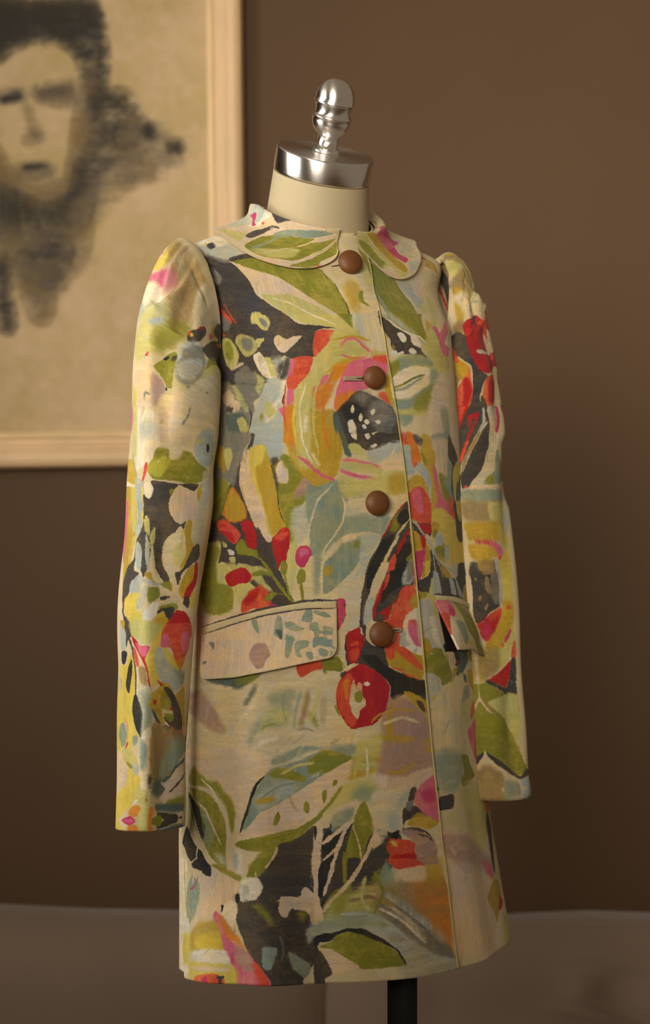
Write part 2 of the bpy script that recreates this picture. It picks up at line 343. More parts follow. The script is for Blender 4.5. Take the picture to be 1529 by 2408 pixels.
def brush(img, n):
    """small dry brush marks over the pale ground of the print"""
    H, W = img.shape[:2]; R2 = random.Random(n)
    for i in range(n):
        x, y, a, ln_, wd = R2.random() * W, R2.random() * H, R2.gauss(1.15, .5), R2.uniform(14, 70), R2.uniform(1.2, 5)
        col = np.array(PAL[R2.choice('tLGnwvbwLg')], np.float32); k = np.linspace(0, 1, 9); bend = R2.uniform(-.5, .5)
        C = np.stack([x + ln_ * k * math.cos(a) - bend * ln_ * k * (1 - k) * math.sin(a), y + ln_ * k * math.sin(a) + bend * ln_ * k * (1 - k) * math.cos(a)], 1)
        nr = np.array([-math.sin(a), math.cos(a)]); w2 = (wd * np.sin(np.pi * (.08 + .9 * k)))[:, None]; P = np.concatenate([C + nr * w2, (C - nr * w2)[::-1]])
        lo = np.maximum(np.floor(P.min(0)).astype(int) - 3, 0); hi = np.minimum(np.ceil(P.max(0)).astype(int) + 3, (W, H)); w_, h = hi - lo
        if w_ < 3 or h < 3: continue
        sub = img[lo[1]:hi[1], lo[0]:hi[0]]; lum = sub.mean(2); sat = sub.max(2) - sub.min(2)
        m = blur(fill(P - lo, h, w_), 1) * np.clip((lum - 118) / 30, 0, 1) * np.clip((105 - sat) / 30, 0, 1) * np.clip(cut(N2, int(y), int(x), h, w_) * 2.4 - .5, 0, 1)
        sub += (col - sub) * (m * R2.uniform(.2, .6))[..., None]
def to_image(name, img):
    H, W = img.shape[:2]; px = np.ones((H, W, 4), np.float32); px[..., :3] = np.clip(img / 255, 0, 1)
    im = bpy.data.images.new(name, W, H); im.pixels.foreach_set(px.ravel()); im.update(); im.pack(); return im
def jitter(img, amp=1.1):
    H, W = img.shape[:2]; dy = (cut(N1, 5, 9, H, W) - .5) * 4 * amp + (cut(N2, 5, 9, H, W) - .5) * amp * .5; dx = (cut(N1, 400, 700, H, W) - .5) * 4 * amp + (cut(N2, 400, 700, H, W) - .5) * amp * .5
    yy = np.clip(np.arange(H)[:, None] + dy, 0, H - 1).round().astype(int); xx = np.clip(np.arange(W)[None, :] + dx, 0, W - 1).round().astype(int)
    return img[yy, xx]
PRINT = {}
PRINT['F'] = '''
k 573,1746 709,1720 776,1711 815,1678 839,1634 888,1593 929,1569 967,1541 1039,1534 1090,1528 1017,1522 1002,1460 945,1455 910,1461 889,1417 831,1388 780,1393 652,1395 437,1408 443,1487 450,1556 497,1621 563,1687
b~8 573,1745 573,1796 645,1783 797,1746 863,1721 812,1716 740,1709 691,1718 634,1718
w~6 613,1750 602,1791 708,1775 715,1751 668,1745
k~3 773,1712 811,1731 853,1744 894,1735 846,1719 800,1708
G~6 437,1417 593,1402 742,1399 817,1338 764,1238 705,1137 423,1083 417,1153 417,1219 420,1284 430,1354
b~9 877,1457 929,1447 923,1397 903,1337 916,1258 913,1213 829,1238 806,1298 817,1338 854,1398
b~9 804,1313 903,1337 919,1258 907,1203 867,1218 806,1238
L~10 787,1008 851,1055 910,1101 964,1148 1034,1128 1040,1065 1046,1002 1050,940 1055,877 974,878 888,879 794,878 790,943
g~6 889,1198 936,1228 986,1178 1033,1148 1006,1103 966,1098 955,1028 932,1028 912,1098 898,1148
v~6 953,1138 980,1178 1004,1158 993,1138 965,1126
c 966,1098 1033,1148 1081,1097 1076,1024 1071,950 1066,877 955,888 961,948 967,1008
b~8 952,1098 991,1108 994,1048 967,1018 949,1058
k 665,1107 740,1158 772,1178 810,1118 842,1058 895,1028 895,988 919,948 955,878 896,869 846,918 723,977 593,975 430,1032
k 752,1178 824,1278 807,1238 794,1208 784,1158 775,1158
t~6 987,1158 1080,1168 1155,1117 1150,1006 1080,1002 1012,998 995,1058
c~6 1142,1097 1273,1147 1270,1085 1175,1005 1144,895 1138,835 1132,775 1126,716 1073,737 1070,817 1066,897 1080,997
c~4 473,712 701,737 801,740 880,740 950,740 1019,739 1086,737 1153,735 1226,731 1308,726 1312,665 1315,603 1320,542 1324,480 1290,381 1212,390 1145,396 1082,399 1018,402 952,403 887,406 812,405 723,401 557,387 417,442 526,522 487,586 480,647
n~10 1179,653 1290,626 1300,553 1310,481 1175,483 1177,568
v~8 1185,643 1283,616 1307,553 1211,551 1178,583
v~8 1166,554 1235,549 1313,542 1315,450 1185,443 1155,505
k 851,230 908,298 969,324 1031,352 1101,359 1212,330 1194,262 1117,199 1059,193 1015,126 990,51 947,0 870,0 840,60 807,130 792,198
g~6 1030,194 1122,238 1178,214 1176,116 1114,121 1053,125 1011,135
n~10 1091,221 1165,222 1248,218 1348,211 1345,150 1343,92 1341,35 1338,0 1258,0 1192,1 1171,74 1150,147
o~18 1231,212 1348,211 1346,150 1344,92 1342,35 1290,44 1244,145
b~14 996,141 1075,158 1150,147 1205,103 1264,62 1332,17 1329,0 1254,0 1191,0 1144,90 1081,114 1004,107
G~6 1146,197 1184,188 1252,120 1302,70 1320,24 1243,61 1187,124
G~8 1130,178 1172,165 1232,104 1233,76 1167,126
p 764,1710 796,1706 853,1697 936,1682 994,1649 1028,1621 1075,1580 1122,1548 1119,1537 1061,1538 1019,1542 985,1543 929,1570 885,1599 843,1620 829,1653 813,1675 792,1700
L~5 891,1620 959,1629 1034,1597 1092,1558 1121,1547 1119,1536 1019,1542 985,1543 929,1570 894,1594
L~3 858,1624 898,1620 906,1594 885,1599
g 794,1710 879,1731 938,1723 1038,1722 1106,1717 1122,1690 1128,1637 1133,1589 1121,1547 1085,1575 1028,1621 982,1657 936,1682 853,1697
d:1.6 1106,1717 1114,1692 1126,1681 1127,1640 1129,1601 1129,1562
g:4.2 796,1707 845,1715 880,1723
G~4 654,1688 678,1688 710,1670 709,1653 680,1636 656,1642 629,1655
L~2:2.1 643,1661 669,1655 688,1644
R 640,1580 661,1586 688,1571 718,1542 696,1542 668,1564
R:3.7 692,1592 709,1570 743,1541
G~3 637,1562 674,1563 701,1542 636,1543
L~3 816,1568 845,1572 864,1558 877,1540 812,1540
y~3 633,1752 638,1756 659,1744 653,1743
k~3 653,1747 656,1761 700,1748 694,1735
G~3 650,1564 690,1559 710,1542 696,1526 660,1524 647,1538
R 674,1561 702,1563 722,1549 713,1544
R:3.3 718,1563 747,1540
R 644,1522 670,1515 663,1509 645,1512
L~2 819,1563 867,1563 880,1545 868,1522 848,1525 828,1543 816,1553
G~3 840,1555 863,1553 869,1533 853,1533
p 886,1506 899,1512 913,1504 929,1501 944,1507 972,1510 951,1493 928,1475 913,1469 896,1475 884,1491
L~3 896,1511 907,1506 900,1500
R~2:1.5 938,1507 951,1517
R~2:1.9 973,1524 974,1514
L~3 733,1507 754,1514 800,1507 819,1498 829,1478 806,1463 777,1461 751,1475 728,1493
G~6 757,1504 800,1503 811,1487 798,1472 765,1481
L~2 822,1498 854,1502 836,1482 829,1480
L~3 651,1504 697,1502 728,1486 747,1459 718,1428 682,1442 659,1468
g~5 669,1495 702,1492 718,1466 703,1449 676,1461
w~2 810,1460 832,1469 855,1455 868,1456 882,1431 891,1413 866,1408 844,1415 823,1436
L~3 849,1458 871,1457 885,1431 891,1413 873,1415 861,1440
p~3 716,1435 760,1448 769,1443 728,1428
G~5 723,1415 768,1439 804,1425 843,1411 848,1389 833,1366 805,1351 773,1363 738,1390
L~5 808,1425 840,1413 850,1402 833,1369 815,1384 826,1404
G~4 742,1385 773,1365 798,1345 815,1329 799,1333 757,1358
k 651,1450 683,1422 729,1399 724,1390 684,1406 656,1427
p~4 660,1369 696,1382 720,1370 726,1354 695,1346 668,1353
p~4 726,1356 757,1352 748,1329 710,1319 693,1330
k~4 691,1341 725,1339 718,1327 693,1330
T~5 691,1321 773,1327 798,1291 795,1258 732,1258
L~3 747,1311 775,1316 798,1291 797,1269 778,1271
L~5 715,1395 747,1381 773,1358 795,1336 789,1325 754,1345 730,1363
d:2.3 790,1345 805,1318 801,1291 790,1269
w~7 855,1335 866,1357 896,1402 919,1404 913,1373 902,1346 881,1317 857,1308
b~8 866,1388 902,1402 896,1362 872,1353
L~4 850,1349 866,1353 892,1328 869,1315 852,1326
g~5 835,1322 846,1326 847,1311 837,1311
d:3.3 916,1375 908,1357 911,1346
k~8 907,1446 927,1460 935,1453 923,1415 908,1404 897,1411 895,1437
w~2:1.5 916,1453 903,1419 896,1404
R 1020,1523 1074,1521 1063,1502 1035,1481 1005,1459 1003,1492
R 943,1456 1000,1459 989,1424 969,1404 947,1382 925,1379 921,1402 931,1424
P~4 923,1413 935,1451 944,1455 946,1442 934,1415
L 1074,1518 1144,1528 1135,1436 1081,1435 1036,1412 1029,1358 996,1335 997,1258 953,1258 937,1291 933,1346 947,1384 969,1404 998,1433 1011,1463 1041,1483
m~5 1137,1465 1079,1444 1037,1425 996,1380 996,1335 1060,1336 1059,1258 1000,1258 990,1358 1022,1407 1066,1435 1136,1454
P~4 922,1379 941,1382 939,1344 917,1342 897,1335 910,1317 916,1317 920,1344
m 916,1317 925,1342 942,1342 949,1313 948,1258 918,1258
o~6 917,1335 939,1337 942,1258 921,1258
w~6 973,1317 985,1319 982,1295 982,1258 971,1258
o~7 996,1375 1012,1382 1036,1403 1078,1435 1115,1453 1136,1456 1126,1445 1090,1433 1064,1392 1045,1358 1021,1336 999,1335
P~3 996,1384 1010,1393 1025,1411 1048,1421 1038,1403 1015,1387 1001,1367
P 1136,1452 1131,1382 1092,1365 1060,1336 1063,1363 1079,1399 1101,1431
R~5 1063,1336 1092,1363 1122,1379 1128,1373 1091,1350 1071,1332
P~3:4.2 1082,1484 1116,1501 1140,1504
k 1131,1382 1130,1320 1130,1258 1076,1258 1061,1291 1057,1323 1092,1354
T~3 1057,1329 1074,1323 1093,1258 1073,1258 1061,1296
w 1109,1346 1118,1350 1118,1332 1112,1329
w 1100,1307 1115,1310 1127,1290 1127,1263 1115,1269 1100,1296
L 943,1565 998,1566 1086,1566 1134,1571 1134,1530 1105,1525 1048,1533 1004,1538 967,1550
g 1095,1570 1134,1571 1134,1530 1115,1545
d:1.6 1131,1571 1136,1554 1135,1528
c~5 1110,1708 1137,1724 1135,1689 1208,1709 1240,1696 1231,1643 1224,1589 1221,1517 1234,1504 1138,1526 1140,1564 1133,1622 1130,1670
m~10 1165,1685 1195,1680 1165,1579 1143,1585 1144,1638
b~8 1133,1563 1154,1578 1157,1515 1135,1529
g~3 1189,1656 1203,1657 1189,1625 1202,1603 1186,1609 1175,1624
L~10 1234,1742 1264,1725 1239,1659 1221,1688
c~4 1359,1697 1423,1696 1606,1750 1777,1749 1803,1696 1787,1654 1613,1523 1434,1511 1396,1554 1388,1625
L~10 1432,1633 1625,1660 1515,1593 1429,1569
b~6 1368,1690 1449,1689 1473,1626 1407,1604 1407,1640
p~6 1478,1682 1638,1679 1611,1640 1465,1640
R~5 1728,1775 1770,1754 1752,1743 1666,1750 1676,1765
g 1261,1846 1281,1803 1297,1755 1322,1711 1359,1697 1378,1661 1388,1625 1387,1588 1396,1554 1434,1511 1360,1513 1303,1531 1264,1565 1246,1609 1239,1651 1252,1710
t~4:12.1 1251,1696 1252,1636 1267,1576 1305,1538
k 1223,1589 1233,1582 1261,1555 1280,1537 1290,1531 1297,1506 1257,1505 1231,1529 1222,1547
c~1:6.6 1235,1635 1235,1600 1247,1565 1294,1531 1334,1518
c 1138,1571 1221,1575 1221,1533 1225,1490 1231,1465 1200,1467 1177,1468 1185,1480 1157,1488 1137,1508 1135,1530
b~8 1147,1572 1161,1572 1157,1518 1166,1488 1149,1499 1138,1528
m~10 1149,1504 1181,1473 1227,1465 1236,1420 1243,1347 1219,1347 1226,1451 1177,1466 1116,1465 1078,1444 1055,1439 1059,1497 1092,1521 1138,1528
L~6 1060,1511 1092,1524 1135,1528 1146,1504 1178,1475 1116,1465 1055,1439
P~3:5.6 1084,1484 1107,1503 1131,1506 1157,1488 1181,1473
R~2:2.3 1157,1486 1178,1473
m~5 1054,1434 1115,1460 1161,1463 1114,1444 1082,1417 1053,1405
o~5 1063,1434 1099,1444 1114,1438 1085,1417 1061,1405
P 1089,1421 1114,1449 1161,1459 1221,1467 1229,1465 1233,1438 1223,1415 1216,1397 1140,1382 1095,1374 1068,1345 1059,1345 1066,1381
R~6 1183,1464 1229,1466 1232,1447 1192,1455
o~6 1062,1345 1071,1370 1125,1382 1134,1375 1085,1345 1071,1334
R~5 1196,1374 1215,1381 1235,1361 1243,1338 1225,1349 1208,1360
m~4 1223,1415 1237,1420 1246,1341 1229,1361 1218,1388
k 1071,1336 1100,1359 1131,1382 1171,1373 1196,1365 1219,1354 1243,1341 1257,1311 1264,1259 1171,1259 1081,1258 1069,1303
G~9 1170,1360 1196,1365 1219,1354 1246,1336 1254,1309 1228,1281 1193,1283 1163,1315
d~8 1080,1336 1100,1354 1133,1353 1148,1337 1139,1305 1091,1314
G~10 1128,1375 1149,1380 1171,1369 1148,1351 1130,1359
T~4 1057,1325 1071,1327 1092,1258 1070,1258
w 1109,1343 1116,1350 1121,1337 1113,1327 1107,1334
w 1169,1331 1182,1340 1185,1329 1175,1323
w 1133,1319 1139,1328 1145,1319 1139,1305 1133,1310
w 1100,1307 1112,1312 1124,1294 1128,1265 1118,1265 1103,1285
w 1149,1309 1160,1312 1169,1306 1163,1299 1152,1301
w 1184,1308 1194,1312 1203,1305 1193,1300
w 1141,1296 1150,1301 1159,1292 1147,1289
w 1149,1274 1159,1279 1168,1270 1165,1264 1153,1267
w~2 1171,1278 1181,1281 1193,1283 1183,1272 1174,1272
k~6 1244,1297 1258,1298 1264,1261 1240,1266
g 1228,1575 1412,1583 1397,1527 1427,1497 1390,1495 1339,1524 1292,1541 1263,1559
b~9 1234,1575 1276,1577 1315,1545 1353,1520 1337,1517 1287,1546
k 1221,1575 1238,1567 1262,1553 1290,1533 1325,1516 1334,1502 1357,1499 1369,1478 1406,1463 1356,1469 1314,1470 1273,1473 1255,1484 1244,1506 1222,1538
c 1222,1538 1235,1526 1248,1511 1253,1498 1242,1487 1225,1485
w 1277,1520 1295,1524 1310,1511 1304,1499 1291,1501
w 1329,1517 1351,1512 1368,1494 1359,1487 1333,1495 1325,1507
w 1314,1481 1328,1487 1345,1477 1337,1471 1318,1473
w 1248,1477 1268,1481 1273,1473 1288,1478 1297,1474 1273,1468 1253,1470
w 1228,1467 1243,1463 1242,1453 1234,1452
w:5.1 1256,1559 1285,1538 1310,1527 1337,1519 1364,1515 1391,1500 1407,1493
g~3 1256,1495 1268,1487 1261,1482 1252,1486
c~4 1412,1583 1637,1596 1570,1502 1497,1497 1475,1463 1427,1497 1397,1527
m~7 1413,1566 1439,1553 1467,1505 1511,1469 1507,1427 1468,1435 1429,1457 1406,1461 1390,1495 1407,1493 1402,1527
P 1436,1539 1461,1546 1474,1528 1486,1547 1558,1563 1543,1544 1502,1516 1528,1496 1500,1471 1474,1487 1452,1512
M~4 1483,1496 1529,1498 1512,1472 1491,1476
w~4 1522,1538 1617,1557 1555,1504 1505,1502
L~5 1235,1447 1293,1469 1356,1471 1411,1463 1431,1443 1464,1416 1429,1376 1390,1341 1348,1326 1292,1318 1260,1318 1243,1347
t~6 1272,1459 1329,1468 1406,1463 1416,1443 1385,1446 1325,1445 1275,1430
g~6 1235,1445 1272,1457 1276,1439 1248,1416 1239,1420
w 1237,1397 1255,1418 1289,1435 1340,1443 1405,1436 1395,1405 1355,1386 1317,1369 1295,1353 1289,1364 1244,1363 1239,1384
g~2:3.7 1246,1390 1282,1398 1318,1412 1372,1424
T:2.3 1285,1398 1321,1411 1372,1424
t~4:4.7 1249,1384 1284,1387 1327,1404 1367,1418
t~5 1244,1363 1296,1366 1324,1374 1355,1388 1390,1400 1407,1392 1376,1363 1328,1346 1280,1337 1249,1343
t~8 1401,1435 1438,1425 1438,1397 1394,1364
g~10 1331,1367 1408,1396 1413,1369 1365,1340 1320,1335
p~8 1420,1411 1500,1431 1488,1343 1465,1263 1398,1262 1371,1326
t~9 1434,1341 1480,1338 1478,1261 1449,1272
t~6 1257,1325 1309,1326 1311,1312 1281,1298 1260,1314
k 1075,1278 1165,1279 1258,1280 1264,1266 1228,1257 1192,1245 1162,1238 1144,1245 1130,1254 1081,1254
T~4 1072,1278 1089,1278 1113,1225 1096,1225 1084,1249
w 1108,1278 1127,1279 1127,1263 1115,1269
w 1150,1276 1165,1279 1170,1270 1159,1265
w~2 1168,1250 1180,1255 1192,1254 1180,1245 1171,1245
w~2 1171,1279 1184,1279 1180,1274
L~3 1101,1249 1118,1254 1136,1252 1145,1238 1150,1225 1119,1227 1104,1240
b~8 1156,1236 1192,1245 1228,1257 1264,1264 1266,1234 1221,1220 1183,1209 1162,1218
c~4:4.2 1215,1220 1233,1230 1251,1257
p~5 1209,1218 1269,1237 1273,1191 1220,1189 1197,1202
L~5 1072,1204 1110,1213 1168,1209 1203,1200 1203,1184 1139,1189 1077,1191
P~3:3.3 1080,1213 1110,1216 1168,1207 1203,1202
P~4:7.9 1080,1191 1111,1182 1147,1175 1185,1173
P~3:2.8 1167,1180 1191,1181
L~6 1080,1182 1139,1166 1214,1189 1273,1189 1277,1139 1229,1130 1221,1132 1167,1139 1111,1124 1083,1140
m~10 1225,1180 1273,1180 1274,1143 1230,1137
c~5 1105,1122 1147,1126 1224,1130 1277,1134 1279,1120 1239,1089 1208,1040 1163,1043 1096,1037 1091,1081
t~8 1057,1153 1072,1162 1092,1124 1091,1077 1073,1050 1057,1037
c~2:3.3 1089,1133 1097,1108 1086,1068 1057,1030
t~9 1091,1079 1165,1085 1222,1085 1233,1075 1202,1035 1171,1027 1109,1030 1073,1026
t 1056,977 1072,1001 1096,1021 1136,1032 1157,1027 1150,1002 1130,976
c~3:8.4 1057,999 1088,1028 1125,1041 1191,1038
c~3:8.4 1163,1031 1156,1002 1136,976
k 1276,1120 1248,1098 1220,1062 1199,1035 1183,1008 1159,975 1226,974 1272,973 1280,1007 1282,1061 1282,1107
r~2:3.3 1276,1119 1251,1098 1227,1069 1208,1042 1196,1031
g~6 1273,1116 1251,1098 1233,1075 1220,1048 1231,1044 1249,1057 1251,1084
d~5 1251,1091 1278,1102 1280,1079 1261,1062 1244,1071
c~2:5.1 1281,1075 1261,1055 1233,1028 1198,975
r~4 1266,1039 1280,1048 1280,1029 1258,1016 1242,996 1226,974 1214,974 1240,1007
d 1252,1012 1280,1029 1278,973 1240,974
m~6 1344,1280 1381,1267 1404,1233 1389,1205 1408,1119 1373,1048 1365,1051 1370,1166 1353,1193 1337,1225
R~5 1258,1280 1306,1280 1321,1253 1333,1225 1325,1207 1305,1198 1297,1234 1276,1257
o~4 1286,1280 1306,1280 1334,1230 1329,1209 1303,1223
k~6 1306,1280 1343,1271 1342,1251 1321,1253
g~6 1331,1253 1354,1216 1350,1203 1337,1228
b 1279,1252 1298,1250 1300,1216 1311,1189 1304,1180 1276,1184 1273,1216
t~6 1381,1262 1408,1228 1435,1142 1488,1114 1510,1165 1479,1217 1475,1282 1382,1281
p~7 1381,1267 1460,1268 1457,1189 1428,1175 1398,1212
m~3 1277,1139 1281,1161 1311,1180 1338,1175 1354,1152 1367,1120 1362,1055 1365,1046 1327,1061 1286,1079 1279,1120
R 1280,1134 1296,1139 1306,1150 1333,1152 1353,1134 1366,1111 1364,1060 1337,1058 1305,1072 1287,1082
P~2 1303,1143 1316,1151 1329,1143 1337,1115 1336,1090 1322,1086 1307,1102 1300,1123
b~2 1312,1198 1329,1214 1346,1203 1363,1184 1371,1157 1366,1111 1360,1129 1351,1159 1334,1180
P~5 1381,1209 1396,1193 1402,1156 1423,1124 1455,1110 1493,1091 1481,1065 1452,1084 1411,1096 1385,1101 1395,1124 1382,1170
R~5 1451,1131 1488,1114 1499,1081 1481,1065 1458,1084
g~6 1405,1184 1433,1177 1458,1142 1449,1114 1419,1133
t~8 1428,1175 1467,1165 1483,1133 1446,1138
k 1475,1282 1518,1226 1507,1203 1490,1189 1490,1130 1511,1109 1522,1067 1582,1032 1600,1004 1550,1014 1506,1029 1497,1072 1489,1119 1475,1151 1488,1205 1461,1228
y 1499,1203 1545,1212 1546,1184 1510,1165 1530,1114 1590,1132 1590,1103 1541,1064 1518,1095 1493,1151
T~2 1545,1182 1587,1151 1541,1118 1513,1118 1509,1151
k~2 1578,1118 1663,1069 1620,1032 1573,1011 1528,1012 1508,1039 1547,1066 1578,1089
y~5 1372,1092 1411,1099 1446,1086 1497,1067 1499,1034 1570,1004 1594,964 1429,969 1420,1003 1392,1039 1367,1032
m~4 1370,1067 1399,1059 1388,1043 1367,1028
g~4 1369,1046 1393,1046 1374,1025
k~2 1295,1066 1324,1063 1362,1060 1364,1037 1356,1030 1343,1042 1336,1005 1326,1010 1321,1031 1303,1043
r~3 1301,1063 1362,1058 1360,1037 1346,1035 1319,1049
m 1285,1061 1297,1050 1321,1033 1326,1006 1305,992 1309,972 1284,973
M~2 1302,995 1325,999 1336,1010 1338,998 1336,971 1300,972
y~3 1341,1021 1361,1005 1364,970 1339,971
b~1 1377,1016 1384,1037 1397,1043 1414,1031 1411,1008 1384,1004
b~1:5.6 1286,1075 1310,1061 1335,1035 1361,1007 1388,970
g~4 1372,1002 1416,1015 1415,969 1385,981
b~1 1420,1006 1441,1007 1435,968 1415,969
k~2 1573,1011 1670,997 1677,959 1612,963
k 804,1247 809,1264 807,1278 821,1278 818,1247
G~6 635,1279 807,1278 787,1238 767,1189 757,1153 713,1171 660,1189
m~6 650,1249 698,1245 710,1211 710,1186 678,1202 650,1225
L~4 699,1240 730,1245 743,1222 727,1191 710,1211
g~8 652,1171 722,1166 741,1149 715,1099 700,1077 670,1077
k~3 760,1153 788,1126 807,1104 809,1078 803,1073 769,1066 745,1084 764,1122
o~3 716,1090 749,1153 807,1106 811,1080 772,1069 746,1071 730,1082
m~5 727,1099 750,1146 800,1111 805,1082 757,1073
p 804,1242 788,1231 777,1204 778,1162 799,1124 831,1078 860,1038 878,1024 893,1025 895,1038 883,1044 861,1100 833,1153 812,1204
y 807,1235 821,1247 841,1252 859,1249 871,1233 882,1211 892,1189 909,1140 915,1104 933,1060 919,1051 898,1038 886,1056 873,1089 854,1127 833,1158 817,1189 811,1213
m~6 864,1242 882,1211 909,1140 930,1060 898,1040 886,1056 876,1089 860,1127 842,1171 833,1200 855,1211
d:1.6 871,1233 892,1189 909,1140 915,1104 933,1060
r 933,1060 943,1051 945,1029 938,1002 933,978 901,978 895,1011 893,1031 909,1044 919,1053
R~5 914,1042 933,1059 942,1051 928,1042
R~2 692,1070 726,1077 754,1066 784,1046 790,1035 776,1019 754,1024 726,1041 699,1055
r~5 703,1059 732,1064 760,1042 761,1024 726,1041
r~3 790,1066 809,1076 832,1071 842,1047 850,1027 843,1009 825,1007 812,1027 804,1051
g~2 776,1013 796,1029 812,1022 819,1009 855,1002 856,978 835,987 794,991
p 908,1211 918,1216 930,1209 939,1180 938,1162 916,1162 902,1167 900,1193
k~5 884,1218 901,1222 905,1213 894,1198 911,1162 909,1144 896,1180
g~5 907,1222 931,1229 943,1204 963,1189 979,1178 964,1151 949,1140 912,1135 911,1162 938,1162 939,1189
P~2:7.9 960,1224 982,1213 1009,1193 1035,1178 1065,1169
R~2:4.7 1043,1173 1065,1168
w~4:3.7 999,1235 1013,1213 1027,1200
m~4 927,1277 999,1278 1072,1278 1085,1233 1077,1204 1067,1175 1015,1153 979,1180 948,1211 933,1238
L~9 946,1277 999,1278 998,1247 1019,1200 972,1198 953,1220
o~10 925,1273 949,1277 952,1238 938,1240
o~10 1023,1278 1050,1278 1049,1238 1027,1242
m~8 1002,1278 1072,1278 1082,1238 1063,1211 1034,1215 1006,1242
P~2:7.0 960,1224 982,1213 1009,1193 1035,1178 1065,1169
w~4:2.8 1001,1233 1013,1213 1024,1200
c~2:3.7 1065,1162 1041,1140 1021,1122 1007,1089 998,1060 995,1015
c~2:3.7 1086,1133 1094,1104 1086,1066 1063,1037 1037,1004 1032,978
c~4:10.3 1128,1036 1088,1026 1057,1008 1034,978
t 1067,1162 1042,1137 1019,1113 1007,1078 1001,1055 1003,989 1022,1000 1055,1042 1086,1077 1092,1104 1081,1140
M 969,1012 985,1015 1000,1009 1005,995 997,984 982,978 959,978 962,1002
P~3 980,1009 997,1004 992,989 977,987
L~5 600,1004 688,1023 716,1017 722,995 711,972 739,971 785,973 835,971 890,958 912,934 925,903 888,907 857,923 840,934 822,927 798,911 773,893 778,865 754,853 687,850 630,866 582,920
g~7 602,997 657,1016 708,1012 717,999 698,968 717,901 660,867 616,899
g~5 703,923 771,916 774,867 709,850 650,862
p~5 631,855 740,849 781,863 805,852 643,817
k 720,1019 744,1013 773,1000 794,993 838,989 856,982 867,969 838,967 820,971 782,975 739,979 711,972 718,995
L~2 723,1024 740,1017 744,1011 729,1010
w~2 744,1006 770,1002 774,993 756,991
L~2 753,986 778,987 778,975 761,975
L~2 712,966 728,970 747,968 740,959 716,959
R 707,1057 770,1058 792,1040 790,1031 772,1020 742,1033
r~4 708,1050 760,1044 772,1021 739,1033
r 794,1058 836,1058 849,1029 851,1014 831,1006 819,1018 808,1038
k~2 849,1058 860,1045 881,1022 895,1022 898,1000 906,976 912,954 922,936 938,916 946,894 951,876 928,872 912,885 901,896 898,914 890,943 876,965 858,985 849,1007
g~1 776,1013 796,1029 812,1013 834,1005 852,1000 856,987 838,989 804,993 787,995
g:7.0 858,987 881,963 904,934 928,907 956,878
g~1 836,951 868,958 893,949 901,938 887,945 839,943
k~3 865,945 890,943 906,921 915,901 896,912 876,932
r~1 759,953 789,962 814,962 830,951 836,940 822,927 797,925 771,918 757,920 741,940
R~3 812,889 841,903 857,923 888,907 877,892 896,885 888,874 859,865 842,868 819,859 804,857 806,883
r~5 809,883 826,903 857,916 853,890 825,876
M~2 870,863 888,876 910,879 930,870 897,865
g~1 875,890 885,903 904,907 909,903 893,890 883,885
g:2.8 904,903 933,901
k~1 901,894 922,894 946,878 933,872 912,876 896,883
r 895,1034 922,1047 938,1058 944,1045 944,1018 933,985 917,969 912,958 903,985 896,1009
R~5 900,1036 928,1049 941,1045 922,1027
g 920,976 930,980 938,969 935,951 928,943 917,951
R~1 936,969 939,963 935,956
g:4.7 928,947 941,907 946,894
M 964,1007 980,1015 995,1011 1005,998 997,984 987,969 977,961 964,969 959,982
P~4 969,1005 992,1009 997,996 972,987
g 967,956 977,960 987,951 987,933 979,927 966,925 963,940
g:7.9 974,929 978,905 979,880
t~8 1007,1013 1030,991 1026,924 1019,898 1009,902 1009,969
c~4:8.4 1057,1002 1034,973 1031,935 1033,902
t~1 1034,964 1049,984 1072,1001 1101,1019 1133,1027 1149,1023 1145,1003 1130,974 1109,950 1083,928 1053,908 1033,902
g~5 1119,1023 1135,1023 1129,1007 1116,1010
m~6 1036,962 1059,964 1053,944 1039,940
c~2:4.7 1154,1023 1147,996 1119,952 1093,928 1058,906
b~4 1111,934 1121,949 1135,956 1123,938 1116,932
b~5 1138,1036 1194,1035 1169,1000 1145,947 1133,933
k 1205,1035 1183,1009 1166,986 1151,962 1141,924 1131,889 1128,858 1124,822 1136,822 1140,857 1144,880 1164,915 1189,973 1239,1035
d~2 1180,1000 1199,1026 1233,1035 1189,973 1158,915 1145,911 1153,958
k 1283,1034 1283,989 1282,916 1270,914 1246,908 1239,895 1214,868 1193,833 1159,837 1167,879 1191,923 1210,961 1236,999 1258,1021 1265,1034
d~3 1227,990 1279,1020 1280,993 1264,980 1250,921 1211,900 1182,874 1189,901
c~1:7.9 1248,1035 1219,1003 1201,977 1185,955 1167,924 1152,893
b~3:6.1 1157,897 1148,870 1139,844 1136,822
b~4 1144,880 1168,892 1166,865 1154,839 1138,822 1134,840
R 1230,994 1235,987 1227,954 1215,952 1211,934 1198,909 1187,901 1171,870 1163,866 1173,897 1191,919 1204,945 1214,976
r~2:6.1 1268,1032 1245,1003 1236,992
r~2:7.9 1197,927 1181,890 1166,865 1162,839
r~2 1239,901 1221,877 1195,865 1170,847 1191,849 1190,833 1207,844 1220,864
b~5 1245,937 1266,966 1282,984 1283,943 1283,925 1264,916 1247,917
g~4 1264,982 1286,995 1282,982 1266,971
G~4 1266,966 1284,975 1285,943 1262,925
R 1282,916 1255,914 1240,908 1233,890 1220,868 1207,844 1190,833 1211,815 1238,813 1243,831 1264,848 1289,854 1288,888
m~5 1264,878 1286,897 1290,854 1271,859
m~2:3.3 1221,877 1208,851 1204,835
R 1190,833 1241,815 1231,782 1223,751 1216,732 1190,733 1186,766 1214,788 1216,814
w~2 1249,842 1271,855 1290,855 1296,745 1274,755 1249,768 1237,786 1242,818
b~5 1235,809 1250,808 1253,781 1275,762 1295,752 1294,743 1257,754 1230,780
